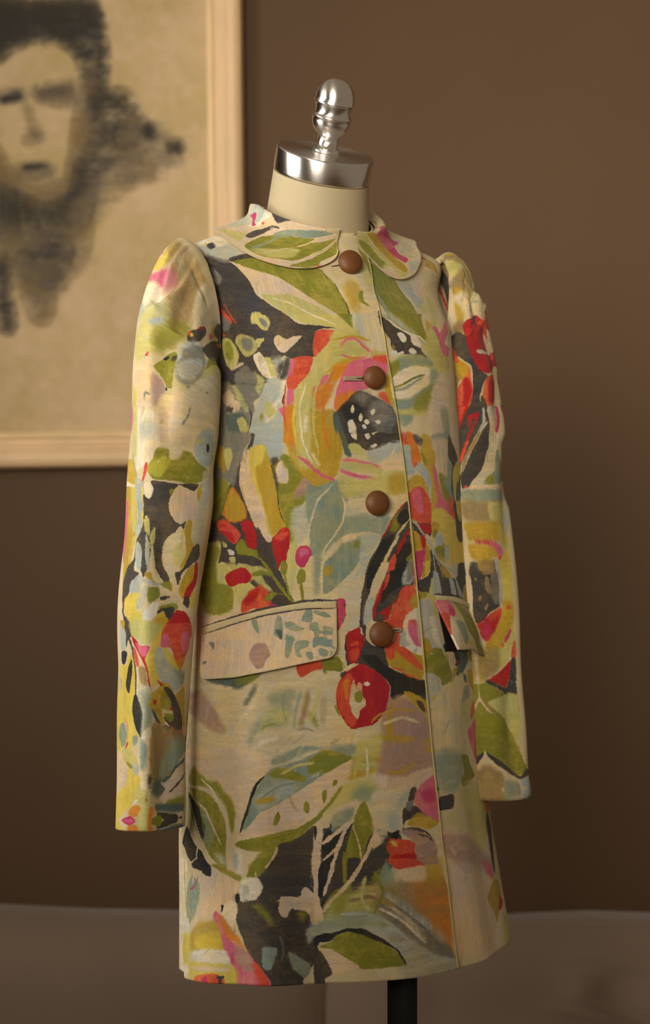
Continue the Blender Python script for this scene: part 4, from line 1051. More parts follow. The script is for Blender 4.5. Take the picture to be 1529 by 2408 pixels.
PRINT['LS'] = '''
y~2 209,81 171,83 189,130 156,139 150,161 148,170 148,192 119,162 201,176 216,158 220,137 224,112 220,95 220,75
P~6 103,170 198,183 218,167 232,152 236,199 220,211 199,211
P~3:3.7 194,104 150,131 150,156
R~2 148,173 148,168 168,200 148,185
n~12 171,83 221,66 277,67 322,65 337,56 333,141 347,198 315,355 261,390 266,252 255,181 232,152
P~12 212,179 253,149 270,169 250,204 224,207
w~8 170,209 224,207 257,258 276,229 259,354 187,394 158,287 148,234
L~7 148,203 148,190 115,222 148,230
b~8 148,230 109,209 211,287 167,332 129,391 131,341
L~10 183,281 278,241 297,334 258,416 182,449 145,386 176,334
b~8 233,325 271,287 274,309 245,343
g~14 259,354 307,271 353,249 320,352 263,414 247,392
c~8 333,141 338,59 376,39 409,24 399,145 354,227
b~5 395,81 406,22 412,38 399,114
k~1 352,263 366,234 387,174 396,187 385,260 360,330 348,333 344,304
r~1 368,223 388,176 387,192 375,222
R~1 345,281 352,265 356,273 349,292
y~1 351,279 358,268 359,284 353,292
m~1 406,112 409,24 442,25 423,118 413,129
P~1 406,165 411,123 420,130 414,179
k~1 410,13 421,0 452,0 437,39 424,79 413,93
k~1 406,254 420,157 442,25 481,0 509,0 454,262 420,319 404,303 395,300
R~1 438,73 460,0 468,0 447,59
y~1 422,94 438,39 428,105
b~8 326,359 387,282 405,340 420,362 328,433 317,404
g~3 269,440 288,410 313,389 319,406 305,442 260,457
d~2 276,428 293,408 300,415 284,431
M~2 224,436 238,421 236,438
T~1:1.5 216,456 232,433
g 253,459 277,431 301,397 317,393 316,415 310,458 308,490 309,506 295,506 285,492 271,475
d~2 276,429 288,413 295,413 285,430
k~2 304,407 317,398 314,419 301,424
G~8 315,432 333,395 336,366 402,283 404,355 401,403 379,459 344,482 321,475
b~8 323,423 393,360 393,409 356,467 325,467
k~1 394,300 462,2 515,0 448,303 416,331 404,317
g~4 393,409 410,373 513,0 492,268 416,377
L~6 404,401 492,270 488,357 405,448
p~8 176,469 251,447 260,566 249,572 199,575 169,515
v~8 251,482 272,485 291,509 281,547 267,561 259,551
T~3:3.0 251,534 234,530 234,550
k~1 289,508 295,506 296,514 289,515
T~5 346,488 368,480 358,494
c~6 280,531 349,496 569,209 461,524 490,622 378,669 322,662 284,668 274,588
p~10:14.8 327,502 323,581 328,661
v~14:11.1 289,565 296,644
T~4:3.0 364,542 358,574 343,601
T~4:2.2 399,469 382,497
T~3:1.9 371,606 382,591
L~3:2.2 575,231 436,459
g~2 414,474 423,470 424,477 415,482
w~8 194,579 265,575 277,607 285,664 277,703 250,715 221,723 201,646
b~10 221,613 261,599 270,637 239,647
L~8 153,550 192,562 213,683 181,691 157,620
y~8 153,513 187,527 190,553 164,555
P~3 131,548 161,588 146,625 108,642 110,578
b~3 390,644 419,603 467,594 484,639 489,694 459,714 431,721 416,705 395,679
d~1 449,640 461,658 450,674 442,660
L~4 396,647 418,627 426,640 402,654
g~3 284,670 310,670 319,682 346,685 354,672 379,675 408,701 437,719 451,728 439,758 388,772 337,761 274,755 260,723 272,699
l~5 260,715 299,690 321,702 294,746 265,741
w~3:3.3 285,707 311,686
c~6 322,662 354,672 347,691 321,698 315,678
m~2 140,702 202,703 215,770 168,760
w~3 149,760 215,775 213,785 144,786
t~4:3.7 185,683 210,723 223,750
R~2 252,707 260,707 258,732 248,760 240,770 245,741
b~3 216,750 248,765 242,826 225,826 216,785
k 257,826 273,790 271,760 328,768 349,773 333,795 321,826
k~2 349,771 416,772 404,794 378,786 357,776
w~1 248,770 269,767 273,794 271,811 260,815 250,802
p~2 342,783 357,778 378,788 409,808 413,827 326,826 327,807
m~2 417,787 428,770 430,808 421,827 412,819
b~4 432,735 463,736 456,827 429,827
m~3 144,783 220,788 229,859 232,906 216,949 189,1010 185,1055 172,965 177,892
L~5 202,788 222,788 230,891 215,891
L~5 220,906 232,909 209,950 202,964
P~2 157,830 190,829 192,876 184,929 170,958 144,908
b~1 219,773 236,773 246,804 246,841 246,862 250,897 238,906 230,891 232,863 224,820
y~2 236,778 246,797 253,856 248,872 241,859 246,841
k 246,804 260,818 276,804 276,773 336,774 326,805 320,827 326,855 343,871 360,879 376,871 368,891 333,898 318,920 316,946 329,971 346,990 358,1014 338,1001 307,978 294,956 284,920 278,963 268,984 251,963 235,949 229,968 252,976 220,994 211,1014 193,1034 189,1055 180,1025 179,995 202,964 226,949 236,913 251,885
w~1 249,785 258,816 269,814 276,788 270,773 249,773
p~1 339,784 363,779 384,796 410,801 417,841 404,869 376,871 360,875 344,872 329,857 322,833 335,807
g~3 321,788 336,788 326,812
b~5 418,794 449,776 446,860 438,913 408,918 398,894 410,876 420,841
m~2 415,790 427,780 424,821 413,813
c~1 358,882 371,891 381,935 383,949 369,962 362,971 352,981 363,1016 348,999 335,976 319,963 312,942 313,923 325,904 346,894
L~8 348,926 373,915 377,955 355,958
m~2 385,868 399,876 396,906 409,921 405,935 379,966 369,963 384,942 377,906 373,891
k~2 404,927 431,918 436,943 406,958 380,975 371,999 358,975 379,968
L~1 256,859 268,869 274,894 272,903 258,885 252,871
L~1 285,882 290,906 286,920 281,923 275,906 276,897
L~1:2.6 262,903 281,926 288,949 294,967 314,996
b~1 267,897 278,929 281,957 282,977 275,964 266,934
b~1 241,913 256,927 258,949 257,967 245,969 232,949 233,925
b~1:3.0 248,966 264,984
b~1:2.2 277,969 284,983
b~1 252,979 269,985 285,988 289,992 274,991 262,997 254,1014 217,1017 210,1006 220,991
b~1 270,1002 288,997 282,1015 274,1038 249,1049 241,1039 251,1017
b~1:6.7 264,987 293,993 324,1002 356,1016 379,1028
c~1:8.2 310,1000 356,1016 381,1034 398,1045
c~1:4.4 299,1036 329,1032 376,1034
c~1:4.4 343,986 356,1008 369,1019
c~1:5.6 380,1033 409,1050 440,1068
w~1 283,1041 306,1032 320,1033 310,1059 295,1069 272,1074 270,1059
m~2 268,975 287,972 292,985 310,996 281,986
g~3 283,1004 311,1002 318,1020 298,1032 286,1031
k~2 318,1023 332,1019 352,1023 333,1028 321,1027
g~3 314,996 346,990 355,1011 329,1002
g~4 316,1041 371,1036 384,1047 359,1054 327,1050
y~3 192,1031 214,1018 254,1016 242,1045 270,1056 272,1077 303,1069 318,1056 332,1052 351,1054 354,1073 338,1092 335,1104 220,1106 213,1079 195,1055
m~8 311,1065 349,1057 348,1084 324,1092 305,1083
k~2 313,1050 331,1044 373,1045 366,1063 353,1069 332,1050 318,1056
r~2 422,951 435,959 436,995 423,1009 422,1025 407,1027 401,1039 394,1024 396,1006 405,994 416,971
m~2 399,964 418,961 417,987 404,1001 396,1009 393,1028 376,1012 382,986
y~2 421,1012 437,1019 442,1046 424,1046 416,1024
k~2 395,1036 400,1021 416,1030 418,1046 408,1045
r 384,1050 410,1055 433,1071 449,1086 452,1108 340,1104 347,1078 356,1069 373,1054
R~2 347,1078 389,1072 437,1078 457,1108 337,1104
k~2 199,1063 219,1080 225,1106 211,1106 199,1085
k~2:5.6 184,1048 201,1078 217,1106
b~4 176,1076 199,1085 200,1106 179,1107
k~1 198,1072 220,1076 215,1099 225,1117 241,1150 252,1177 259,1216 251,1216 241,1177 230,1140 215,1111 208,1129 204,1102 194,1087
b~4 179,1082 197,1087 204,1102 205,1131 185,1130 176,1103
m~2 177,1073 198,1072 199,1081 194,1092 183,1082
L~6 222,1071 321,1070 334,1088 325,1097 297,1119 261,1116 226,1102
y~4 316,1097 328,1087 331,1109 322,1145 337,1191 318,1205 298,1175 291,1151 306,1125
r~1 226,1103 261,1119 302,1121 290,1145 299,1166 314,1213 315,1217 305,1202 298,1175 286,1154 268,1141 234,1121
P~2 237,1117 277,1121 299,1122 290,1142 271,1138
R~4 231,1123 254,1139 266,1161 250,1162 237,1144
R 339,1090 370,1077 423,1075 449,1091 455,1127 439,1149 412,1166 389,1150 379,1132 363,1125 349,1125 332,1117
r~3 348,1079 374,1071 422,1072 449,1091 424,1077 370,1078
P~2 340,1096 360,1101 365,1119 349,1125 333,1120
P~3 408,1099 431,1094 452,1113 444,1140 421,1133 405,1111
o~4 389,1153 442,1146 431,1171 405,1166
y~2 346,1125 377,1138 412,1166 431,1173 399,1170 372,1159 345,1137
b~2 324,1122 345,1131 359,1152 384,1162 407,1175 441,1198 416,1213 394,1214 379,1201 349,1197 330,1175 318,1154 316,1136
t~5 386,1168 453,1177 458,1198 443,1204 408,1178
n~4 266,1161 292,1163 300,1199 278,1194 265,1176
y~2 178,1164 207,1163 227,1137 243,1168 251,1216 245,1252 261,1282 277,1302 247,1318 243,1334 204,1324 218,1278 175,1289 155,1317 108,1294 127,1242 146,1212
d~1 189,1135 211,1135 210,1154 201,1163 189,1157
d~1 229,1150 233,1174 228,1202 227,1218 216,1216 210,1202 217,1169
d~1 253,1216 273,1230 289,1253 290,1286 288,1304 280,1298 260,1279 243,1250 245,1228
b~3 172,1189 186,1191 182,1213 166,1214
w~3 261,1207 304,1199 315,1217 312,1243 329,1266 361,1280 320,1280 322,1310 294,1302 290,1250 275,1221 259,1216
t~12 273,1206 315,1220 328,1263 294,1295 290,1250
m~3 315,1217 339,1206 343,1194 386,1203 403,1223 469,1211 490,1288 461,1279 431,1237 404,1229 377,1222 357,1252 375,1280 361,1281 327,1251 308,1241 316,1229
r~3 326,1187 348,1196 361,1204 338,1198
g~3 351,1213 368,1207 393,1211 406,1239 395,1253 363,1249 348,1231
k~2 356,1205 380,1207 402,1220 432,1243 460,1266 468,1293 439,1300 415,1296 387,1280 366,1268 384,1262 411,1272 392,1238
g~4 364,1259 402,1260 411,1272 393,1277
n~2:2.6 352,1217 379,1235 401,1249
r~2 390,1246 407,1249 405,1254 395,1252
k~1 368,1283 401,1287 430,1300 468,1305 427,1310 396,1299 377,1292
R 403,1284 425,1295 475,1295 468,1307 439,1305 415,1296
r~3 320,1228 336,1233 326,1239
k~3 315,1244 328,1254 347,1273 361,1280 341,1277 329,1264
R~1 383,1295 399,1299 388,1305
k~4:5.6 390,1297 393,1314
n~6 320,1280 368,1283 501,1313 490,1387 325,1377
t~10 374,1316 491,1316 486,1349 425,1376 381,1367
t~2 167,1282 199,1277 215,1296 213,1320 195,1327 170,1323 158,1302
M~2 221,1314 226,1323 210,1331
P~2:1.9 204,1266 223,1291 220,1311
t~4 250,1303 277,1300 278,1313 256,1321
t~8 291,1292 313,1310 314,1332 293,1328
w~8 295,1310 321,1304 325,1377 287,1377 296,1340
p~5 157,1326 205,1333 218,1359 228,1381 195,1382 154,1348
g~4 206,1336 239,1340 259,1367 238,1368 213,1354
L~5 228,1344 273,1349 287,1365 259,1373
t~5 249,1352 280,1356 287,1371
T~4:5.6 486,1349 436,1361 408,1382
p~3:9.3 484,1361 438,1377 426,1386
t~2 166,1297 216,1295 213,1310 196,1323 166,1325
y~4 133,1300 170,1312 187,1332 146,1338
M~1 222,1313 227,1320 211,1330
w~4 299,1290 321,1291 326,1376 320,1445 306,1439 288,1385 280,1336
t~8 287,1306 310,1320 303,1363 288,1366
n~6 322,1300 387,1309 397,1387 327,1388
t~10 359,1376 385,1337 494,1318 491,1345 409,1381 377,1392
y~4 225,1370 268,1377 291,1385 283,1408 270,1428 254,1448 233,1458 198,1483 158,1488 168,1438 201,1416 226,1402
p~4 173,1346 221,1344 228,1370 226,1398 201,1416 181,1388
L~6 187,1334 249,1332 282,1361 243,1369 211,1356
g~2 219,1357 243,1360 256,1367 239,1368
b~5 259,1353 285,1364 272,1382 256,1372
k~6 315,1381 326,1382 323,1413 318,1400
T~8 338,1391 398,1395 386,1418 347,1425 328,1411
p~2 492,1341 498,1377 462,1406 472,1423 432,1441 399,1443 363,1431 393,1412 369,1397 409,1384 444,1357
T~2:6.3 489,1353 438,1366 410,1387 377,1396
k~1:4.1 484,1382 448,1402 412,1419
g~5 400,1438 477,1431 475,1455 405,1449
T~6 347,1441 474,1447 472,1465 354,1457
L~5 270,1412 310,1410 320,1445 290,1440 271,1431
w~2 284,1429 272,1441 254,1448 268,1436
o~5 250,1454 272,1441 296,1447 279,1468 252,1467
o~3 308,1424 317,1426 315,1435 308,1434
M 218,1481 236,1472 255,1467 274,1474 280,1487 249,1488 218,1486
P~3 236,1475 269,1474 275,1485 238,1487
L~4 274,1477 296,1447 325,1450 317,1477 328,1496 283,1493
o~4 325,1445 338,1453 322,1484 317,1477
k~1 351,1460 446,1468 474,1478 468,1500 401,1500 375,1495 395,1482 361,1471
g~3 331,1470 368,1466 374,1481 355,1486 332,1483
g~3 349,1489 409,1489 416,1500 375,1498
y~2 292,1493 332,1484 362,1496 345,1500 308,1496
w~2 330,1492 362,1493 401,1500 345,1500
p 449,1468 472,1463 465,1476 453,1475
w 420,1482 446,1482 462,1490 455,1500 427,1500 414,1491
'''
PRINT['RS'] = '''
w~2 144,33 237,30 253,24 265,1 242,0
L~5 265,1 241,37 216,107 269,108 244,167 274,195 301,189 318,109 306,16
g~5 290,50 272,109 273,127 301,45
n~8 303,4 265,139 298,177 324,170 339,24
m~6 323,14 326,115 307,190 350,143 349,73
L~4 252,167 274,195 295,203 307,190
t~4 307,190 288,216 280,242 302,212
c~6 342,25 310,216 360,164 365,80 371,144 404,180 409,62
m~8 356,24 365,125 374,165 396,98
n~6 395,44 375,170 388,273 409,150
c~4 308,195 271,248 226,350 257,350 289,287 328,229 357,154
c~2 257,305 228,356 258,405 267,488 277,589 348,605 349,557 272,507 266,412
k 416,55 394,240 375,321 373,379 369,432 353,459 338,477 352,488 373,527 377,601 435,591 408,542 395,486 389,421 405,394 423,363 449,346 443,273
r 373,193 338,231 301,256 284,302 246,353 257,394 261,437 269,467 316,475 343,466 367,443 381,389 385,350 384,294 383,212
R~3 291,295 247,355 258,405 263,447 278,442 272,398 277,354 303,312
R~6 282,315 250,358 261,403 267,389
c~2 282,352 270,385 269,418 280,427 330,408 357,391 359,379 339,387 294,411 295,377
k~4 311,251 300,267 318,295 344,266
w~1 323,471 281,482 293,488 330,477
R 339,479 283,488 281,522 296,565 344,571 355,555 364,521
r~4 334,494 282,505 295,560 342,558
k~1 368,529 350,568 348,605 377,601
M~2 282,584 290,611 317,609
m~3 454,349 425,373 403,409 402,431 415,445 437,452 459,441 462,398
R~2 452,87 425,373 399,416 398,469 399,520 421,565 435,591 478,583 466,525 445,476 420,443 401,426 419,388 438,365
m~2 430,382 403,411 402,431 421,448 430,416
n~3 463,415 439,439 453,495 468,548 477,551 472,464
r~6 427,456 407,455 403,508 438,577
R~2 477,547 421,562 442,612 470,655 481,677 492,647
r~6 431,559 416,563 459,638 475,660
k 421,562 373,572 363,634 356,655 371,676 357,696 381,746 400,788 426,821 453,845 469,847 472,813 479,731 481,674 459,638
k~2 354,576 347,619 348,696 371,730 400,788 425,817 448,845 467,845 470,821 440,774 401,696 370,646
c~3:10.5 356,623 390,655 429,711 453,763 471,808
b~3:7.7 365,574 371,621 411,680
n~3:7.0 389,650 441,731 465,799
r~2:7.0 386,584 402,617 429,663 448,711 471,769
R~2:7.0 436,684 454,731 469,769
r~3 425,593 386,584 388,599 417,610 427,649
M~2 296,583 274,586 294,651 310,664 322,626
c~1 351,576 290,584 315,659 299,674 286,711 310,745 341,793 375,817 397,837 413,841 442,837 425,817 394,788 366,746 340,696 347,624
w~3:3.5 325,649 299,678 324,730
t~1 303,715 292,745 235,817 312,834 397,837 374,812 341,793 323,745
g~5 382,817 354,812 360,834 385,834
R~1 467,845 452,837 458,852 466,859
p~3:10.5 468,852 414,847 266,842
t~6 463,850 307,851 301,875 404,879 472,875
n~8 472,875 404,879 315,881 324,913 464,915
w~3:4.5 263,797 252,860 319,904
b~3 252,860 243,876 298,945 312,950 305,904
L~6 389,881 310,887 319,931 381,920
m~5 467,917 340,918 319,942 310,956 446,953 467,955 473,933
y~8 361,920 313,942 293,951 310,972 367,951
r~7 446,952 403,953 363,966 404,963 442,957
P~6 399,957 354,966 340,980 372,983 401,971
m~6 468,960 400,965 373,985 453,993 467,982
R~3 373,988 349,983 359,994
y~2 350,986 311,967 303,972 310,1030 352,1030 363,1000
k~6 465,999 403,992 364,1005 352,1030 470,1029
b~3 386,992 363,1000 352,1030 376,1029
m~6 443,992 397,988 406,1016 437,1016
k~2 466,1016 387,1017 351,1039 352,1077 372,1089 415,1097 442,1114 470,1118 477,1096 470,1053
G~6 400,1021 362,1019 353,1068 385,1083 403,1062
b~2 386,995 361,995 348,1039 347,1068 365,1086 364,1039
n~6 434,994 389,995 390,1018 428,1021
n~2 423,1026 412,1029 403,1056 410,1063 427,1050
n~2 445,1063 443,1070 452,1076 455,1069
n~2 422,1079 420,1085 430,1095 438,1089
n~2 458,1028 450,1031 454,1035 461,1032
y~1 361,995 306,996 311,1055 317,1098 319,1136 328,1150 388,1184 428,1213 474,1239 470,1183 424,1155 385,1126 355,1098 347,1068 351,1033
m~6 351,1074 319,1078 320,1113 364,1164 434,1175 437,1157 394,1135 357,1106
R~4 342,1086 325,1083 327,1092 338,1092
r~6 465,1119 409,1100 360,1092 366,1109 393,1132 437,1157 453,1147
R~6 409,1100 360,1089 359,1100 390,1112 424,1114
M~8 450,1130 419,1123 415,1140 442,1151
M~4 332,1131 327,1136 343,1156 358,1158 351,1150
R~4 364,1160 352,1164 372,1170
L~5 322,1136 315,1148 327,1171 354,1202 393,1210 428,1213 409,1184 358,1167
n~10 469,1177 386,1172 392,1207 438,1233 478,1227
R 318,1153 313,1171 317,1194 330,1191 329,1174
r 333,1195 336,1214 343,1235 362,1252 400,1243 445,1235 403,1222 362,1208
k~3 330,1192 315,1197 317,1245 318,1269 335,1263 368,1265 417,1251 446,1242 457,1239 444,1233 400,1243 362,1252 343,1235
g~2 480,1242 446,1241 417,1251 368,1265 335,1263 318,1269 318,1306 325,1346 349,1346 405,1320 452,1295 479,1266
L~4 368,1265 335,1263 317,1275 325,1346 344,1346 417,1303 454,1281
n~4:4.3 479,1266 446,1295 395,1320 348,1342
g~2 482,1280 458,1297 406,1323 352,1346 489,1343
g 478,1305 408,1311 344,1348 333,1372 327,1389 314,1412 319,1430 339,1444 356,1446 406,1426 457,1399 481,1382
L~2 393,1307 318,1309 332,1365 333,1387 345,1351
p~2 332,1379 314,1412 318,1425 329,1396
k~1 474,1387 457,1397 405,1424 356,1446 341,1448 319,1430 304,1441 343,1455 369,1450 420,1433 459,1409 476,1397
c~4 481,1399 460,1412 371,1453 335,1454 296,1450 220,1478 252,1487 358,1498 419,1498 493,1496
n~8 485,1419 432,1440 440,1475 492,1491
b~4 343,1454 296,1450 220,1476 226,1484 342,1474
t~6 435,1455 366,1463 362,1478 424,1481
g~4 406,1484 354,1483 358,1498 410,1497
'''
PRINT['CL'] = '''
w~3 448,42 410,14 638,11 304,13 330,51 362,94 408,112 448,145
b~4 485,162 452,38 410,0 348,27 348,57 381,87 407,125 435,178
G~3:3.3 460,56 392,35
M~1 417,70 387,48 377,59 375,74 359,78 371,91 390,71
R~1 378,23 621,15 599,9 587,9
R~2 337,56 326,58 331,66 339,62
L~2:2.3 361,39 340,52
k~1 622,20 634,8 582,0
p~1 330,51 304,33 283,39 286,51 309,56
k 323,14 286,0 230,23 254,39 276,45
p~4 454,245 397,121 233,26 157,21 21,48 5,92 39,224 93,252 156,260 241,260 291,260 319,254 360,225
L~6 449,235 375,139 377,212 409,222
k~0.5 369,159 348,101 299,59 260,54 262,59 281,60 305,82 325,116 350,157
b~1 299,67 290,60 279,57 294,69
g 356,227 348,184 316,123 266,81 215,74 161,70 116,68 136,89 21,68 63,132 106,176 157,216 194,232 246,232 289,238 318,239
L~8 341,224 271,183 175,145 192,208 276,233
t~1 274,79 235,57 172,45 97,37 38,44 106,60 161,72 201,71 261,100
t~5 336,208 296,154 252,76 259,105 316,207
p:6.1 19,56 87,59 133,89 188,137
p:3.7 188,137 251,187 297,222
p:7.0 15,71 53,109 98,157 157,216 202,237
p~1:11.7 300,249 267,248 222,242 188,232
g 11,96 10,235 53,230 109,240 134,256 182,257 231,253 192,240 134,217 84,168
p~1:4.7 30,243 85,235 123,255 169,258
R~1 160,260 137,255 109,259 148,260
'''
PRINT['CR'] = '''
n~2 382,4 304,7 126,0 105,5
c~2 291,0 185,25 315,100 347,160 393,233 347,255 298,256 273,260 226,260 182,260 139,260 103,260 77,260 57,189 0,62 136,0
M 291,0 252,7 279,68 317,126 255,105 229,153 252,199 209,205 199,188 185,144 174,73 136,37
P~2 152,38 260,71 246,108 187,100 163,60
L~2 0,62 138,0 105,36 155,94 173,141 184,204 205,237 195,250 165,249 135,215 92,249 64,207
m~2 75,35 123,28 182,85 187,161 194,206 201,232 187,240 154,206 144,127 118,70
g~5 18,61 91,77 116,178 124,200 83,245 54,152
w~1:2.7 75,37 112,66 145,100
T~1:2.2 52,118 80,196 109,251 135,260
T~1:1.6 146,230 182,259
p~3 77,260 130,231 165,249 164,260 130,260
b~4 238,213 294,251 253,254 210,239
g~3:4.4 244,161 307,243
T~1:2.2 0,70 52,118
'''
PRINT['PL'] = '''
p~4 12,0 165,5 315,12 531,1 641,0 639,250 549,221 471,197 333,174 176,149 15,130
t~2 305,14 337,16 354,79 329,62
t~0.6 447,16 466,28 476,82 473,138 462,118 442,96
T~3 448,81 473,86 472,133 461,113
t~0.6 478,52 500,53 525,77 547,95 525,103 501,93 485,76
t~0.6 550,4 571,6 570,66 534,56
t~0.6 577,11 618,22 638,49 604,41 581,30
t~0.8 564,70 590,73 597,112 640,130 640,145 597,131 586,208 576,228 577,123 560,101
t~0.8 487,107 511,126 517,155 505,208 491,203 486,154
t~0.8 526,153 557,156 560,175 538,187 544,220 521,213
t~0.8 596,164 640,165 640,200 596,192
t~0.8 606,204 639,225 639,250 596,234
g~1:1.9 482,75 514,141
g~3 590,144 607,146 606,166 590,158
v~1 324,122 359,120 408,129 426,187 306,170 309,141
L~4 12,0 146,0 146,1 18,5
p~4 8,31 165,72 320,108 457,125 624,203 624,260 520,253 414,246 215,242 21,260
t~0.8 489,124 510,135 508,182 498,221 488,202
t~0.8 519,150 555,155 558,183 531,194 537,231 523,222 517,185
t~0.8 575,145 625,154 624,198 598,182 574,196
t~0.8 549,208 571,214 574,247 558,244
t~0.8 594,200 624,217 624,246 597,234
v~0.8 332,123 400,132 426,165 435,193 416,206 405,238 359,242 330,217 304,178 312,145
v~3 345,133 396,140 409,231 372,235
G~3 21,165 45,161 46,176 25,180
G~5 52,60 85,72 87,112 69,89
c~2 611,0 654,0 611,0
t~1 611,17 631,38 631,48 610,46
t~1 610,89 640,105 644,127 623,140 610,133
t~1 610,152 630,165 660,256 636,203 609,180
t~1 609,209 629,224 622,241 609,247
k:5.2 12,11 123,9 230,7 337,4 443,4 550,3 660,5
'''
PRINT['PR'] = '''
w~1 11,0 82,0 187,0 291,0 374,0 366,0 275,0 168,0 0,4
L~1 94,0 133,0 126,0 80,0
c 0,4 168,0 283,2 386,0 400,77 400,212 400,311 372,340 246,340 212,336 124,337 0,339 0,299 0,193
P 0,4 107,0 137,24 116,88 81,115 60,101 24,157 12,222 0,234 0,142
R~3 0,91 54,91 35,156 7,223 0,223
M~3 97,29 121,77 84,110 60,91
L 142,3 208,0 162,73 161,140 159,229 217,314 135,301 123,179 105,109 133,45
w~2 43,131 67,161 42,272 20,333 0,334 0,243
t~4 85,140 154,151 148,260 105,311 84,231
g 172,0 270,16 304,75 320,154 287,269 399,324 247,338 213,262 168,207 174,112 173,60
b~2:3.9 334,0 398,36 400,124 400,285
d~1:2.1 301,0 375,7
'''
PRINT['PT'] = '''
X~14 279,866 346,866 412,866 478,866 495,815 501,773 498,706 478,646 461,697 440,765 406,786 356,788 313,773 279,748 279,807
X~18 279,858 344,858 409,858 474,858 487,799 449,790 364,807 279,782
Y~16 461,739 491,680 482,596 457,528 423,503 432,558 440,613 451,676
Y~12 279,685 330,693 339,676 279,668
X~8 288,679 332,687 330,670 296,665
X~8 368,687 432,697 433,684 372,674
Y~12 360,693 436,706 440,663 372,668
Y~12 339,672 364,613 374,592 339,587 351,621
Y~14 322,537 389,541 398,520 356,507 317,520
X~7 332,542 385,545 381,537 339,533
Y~16 279,587 305,528 356,486 423,511 440,545 449,486 389,444 330,444 279,477 279,532
X~16 474,672 533,685 559,655 576,621 559,570 508,528 466,494 432,469 449,545 478,596
Y~18 542,621 601,613 652,579 635,537 576,511 533,503 537,562
X~10 576,621 601,613 593,587 571,596
X~10 622,583 648,587 652,562 631,562
X~22 279,494 330,469 389,452 449,486 474,511 449,427 381,393 330,401 279,410
Y~24 279,410 330,410 381,410 423,439 466,469 457,414 449,359 415,321 381,283 330,313 279,342
X~20 330,359 398,393 423,368 389,308 339,325
X~14 279,359 296,359 304,292 311,224 296,211 279,258 279,308
Y~20 330,325 389,342 385,292 381,241 356,237
Y~26 482,528 559,545 499,469 449,427 466,477
'''

def cloth_mat(name, img, thr):
    m = bpy.data.materials.new(name); m.use_nodes = True; nt = m.node_tree; N = nt.nodes; K = nt.links; b = N['Principled BSDF']
    b.inputs['Roughness'].default_value = .82; b.inputs['Sheen Weight'].default_value = .12; b.inputs['Specular IOR Level'].default_value = .25
    ti = N.new('ShaderNodeTexImage'); ti.image = img; ti.extension = 'EXTEND'
    uv = N.new('ShaderNodeUVMap'); K.new(uv.outputs[0], ti.inputs[0])
    hs = []
    for sx, sy in ((thr[0] * .3, thr[1]), (thr[0], thr[1] * .3)):
        mp = N.new('ShaderNodeMapping'); mp.inputs['Scale'].default_value = (sx, sy, 1); K.new(uv.outputs[0], mp.inputs[0])
        n = N.new('ShaderNodeTexNoise'); n.inputs['Scale'].default_value = 1; n.inputs['Detail'].default_value = 3; n.inputs['Roughness'].default_value = .7; K.new(mp.outputs[0], n.inputs['Vector']); hs.append(n)
    ad = N.new('ShaderNodeMath'); ad.operation = 'ADD'; K.new(hs[0].outputs[0], ad.inputs[0]); K.new(hs[1].outputs[0], ad.inputs[1])
    r = N.new('ShaderNodeMapRange'); r.inputs[1].default_value = .65; r.inputs[2].default_value = 1.35; r.inputs[3].default_value = .935; r.inputs[4].default_value = 1.065; K.new(ad.outputs[0], r.inputs[0])
    x = N.new('ShaderNodeVectorMath'); x.operation = 'SCALE'; K.new(ti.outputs[0], x.inputs[0]); K.new(r.outputs[0], x.inputs['Scale']); K.new(x.outputs[0], b.inputs['Base Color'])
    bp = N.new('ShaderNodeBump'); bp.inputs['Strength'].default_value = .35; bp.inputs['Distance'].default_value = .0006; K.new(ad.outputs[0], bp.inputs['Height']); K.new(bp.outputs[0], b.inputs['Normal'])
    return m
TX = {}
for k in ('F', 'LS', 'RS', 'CL', 'CR', 'PL', 'PR'):
    im = jitter(paint(k)); hrow = {'F': 9, 'LS': 22, 'RS': 22}.get(k, 0)
    if hrow and k == 'F': im[:hrow] = im[hrow:hrow + 1]
    elif hrow: im[-hrow:] = im[-2 * hrow:-hrow][::-1]
    if k == 'F':
        W = im.shape[1]; c = W // 2; back = np.roll(im[:, ::-1], W // 2, axis=1); lo_, hi_ = int(W * (.5 - 122 / 360)), int(W * (.5 + 75 / 360))
        im[:, :lo_] = back[:, :lo_]; im[:, hi_:] = back[:, hi_:]
    if k in ('LS', 'RS'):
        W = im.shape[1]; a = int(W * (.175 if k == 'LS' else .355)); im[:, :a] = im[:, a:2 * a][:, ::-1]; a = int(W * (.655 if k == 'LS' else .635)); im[:, a:] = im[:, a - (W - a):a][:, ::-1]
    s = .9 if k == 'F' else 1
    TX[k] = cloth_mat('printed_linen_' + k.lower(), to_image('print_' + k.lower(), im), (TEXSIZE[k][0] * .6, TEXSIZE[k][1] * .6))
# ---- the room ---------------------------------------------------------------
def structure(o): o['kind'] = 'structure'; return o
M_wall = mat('brown_wall_paint', rgb(93, 69, 44), .75, noise=(6, .03, (1, 1, 1)), bump=(90, .12, (1, 1, 1)))
M_floor = mat('wood_floor', rgb(96, 66, 42), .45, noise=(4, .2, (1, 9, 1)))
M_white = mat('white_trim', rgb(214, 206, 190), .5)
structure(box('wall_back', (-1.62, 1.2, 0), (1.9, 1.3, 2.7), M_wall))
structure(box('floor', (-1.62, -2.9, -.05), (1.9, 1.3, 0), M_floor))
structure(box('baseboard_back', (-1.6, 1.182, 0), (1.9, 1.2, .11), M_white, bev=.004))
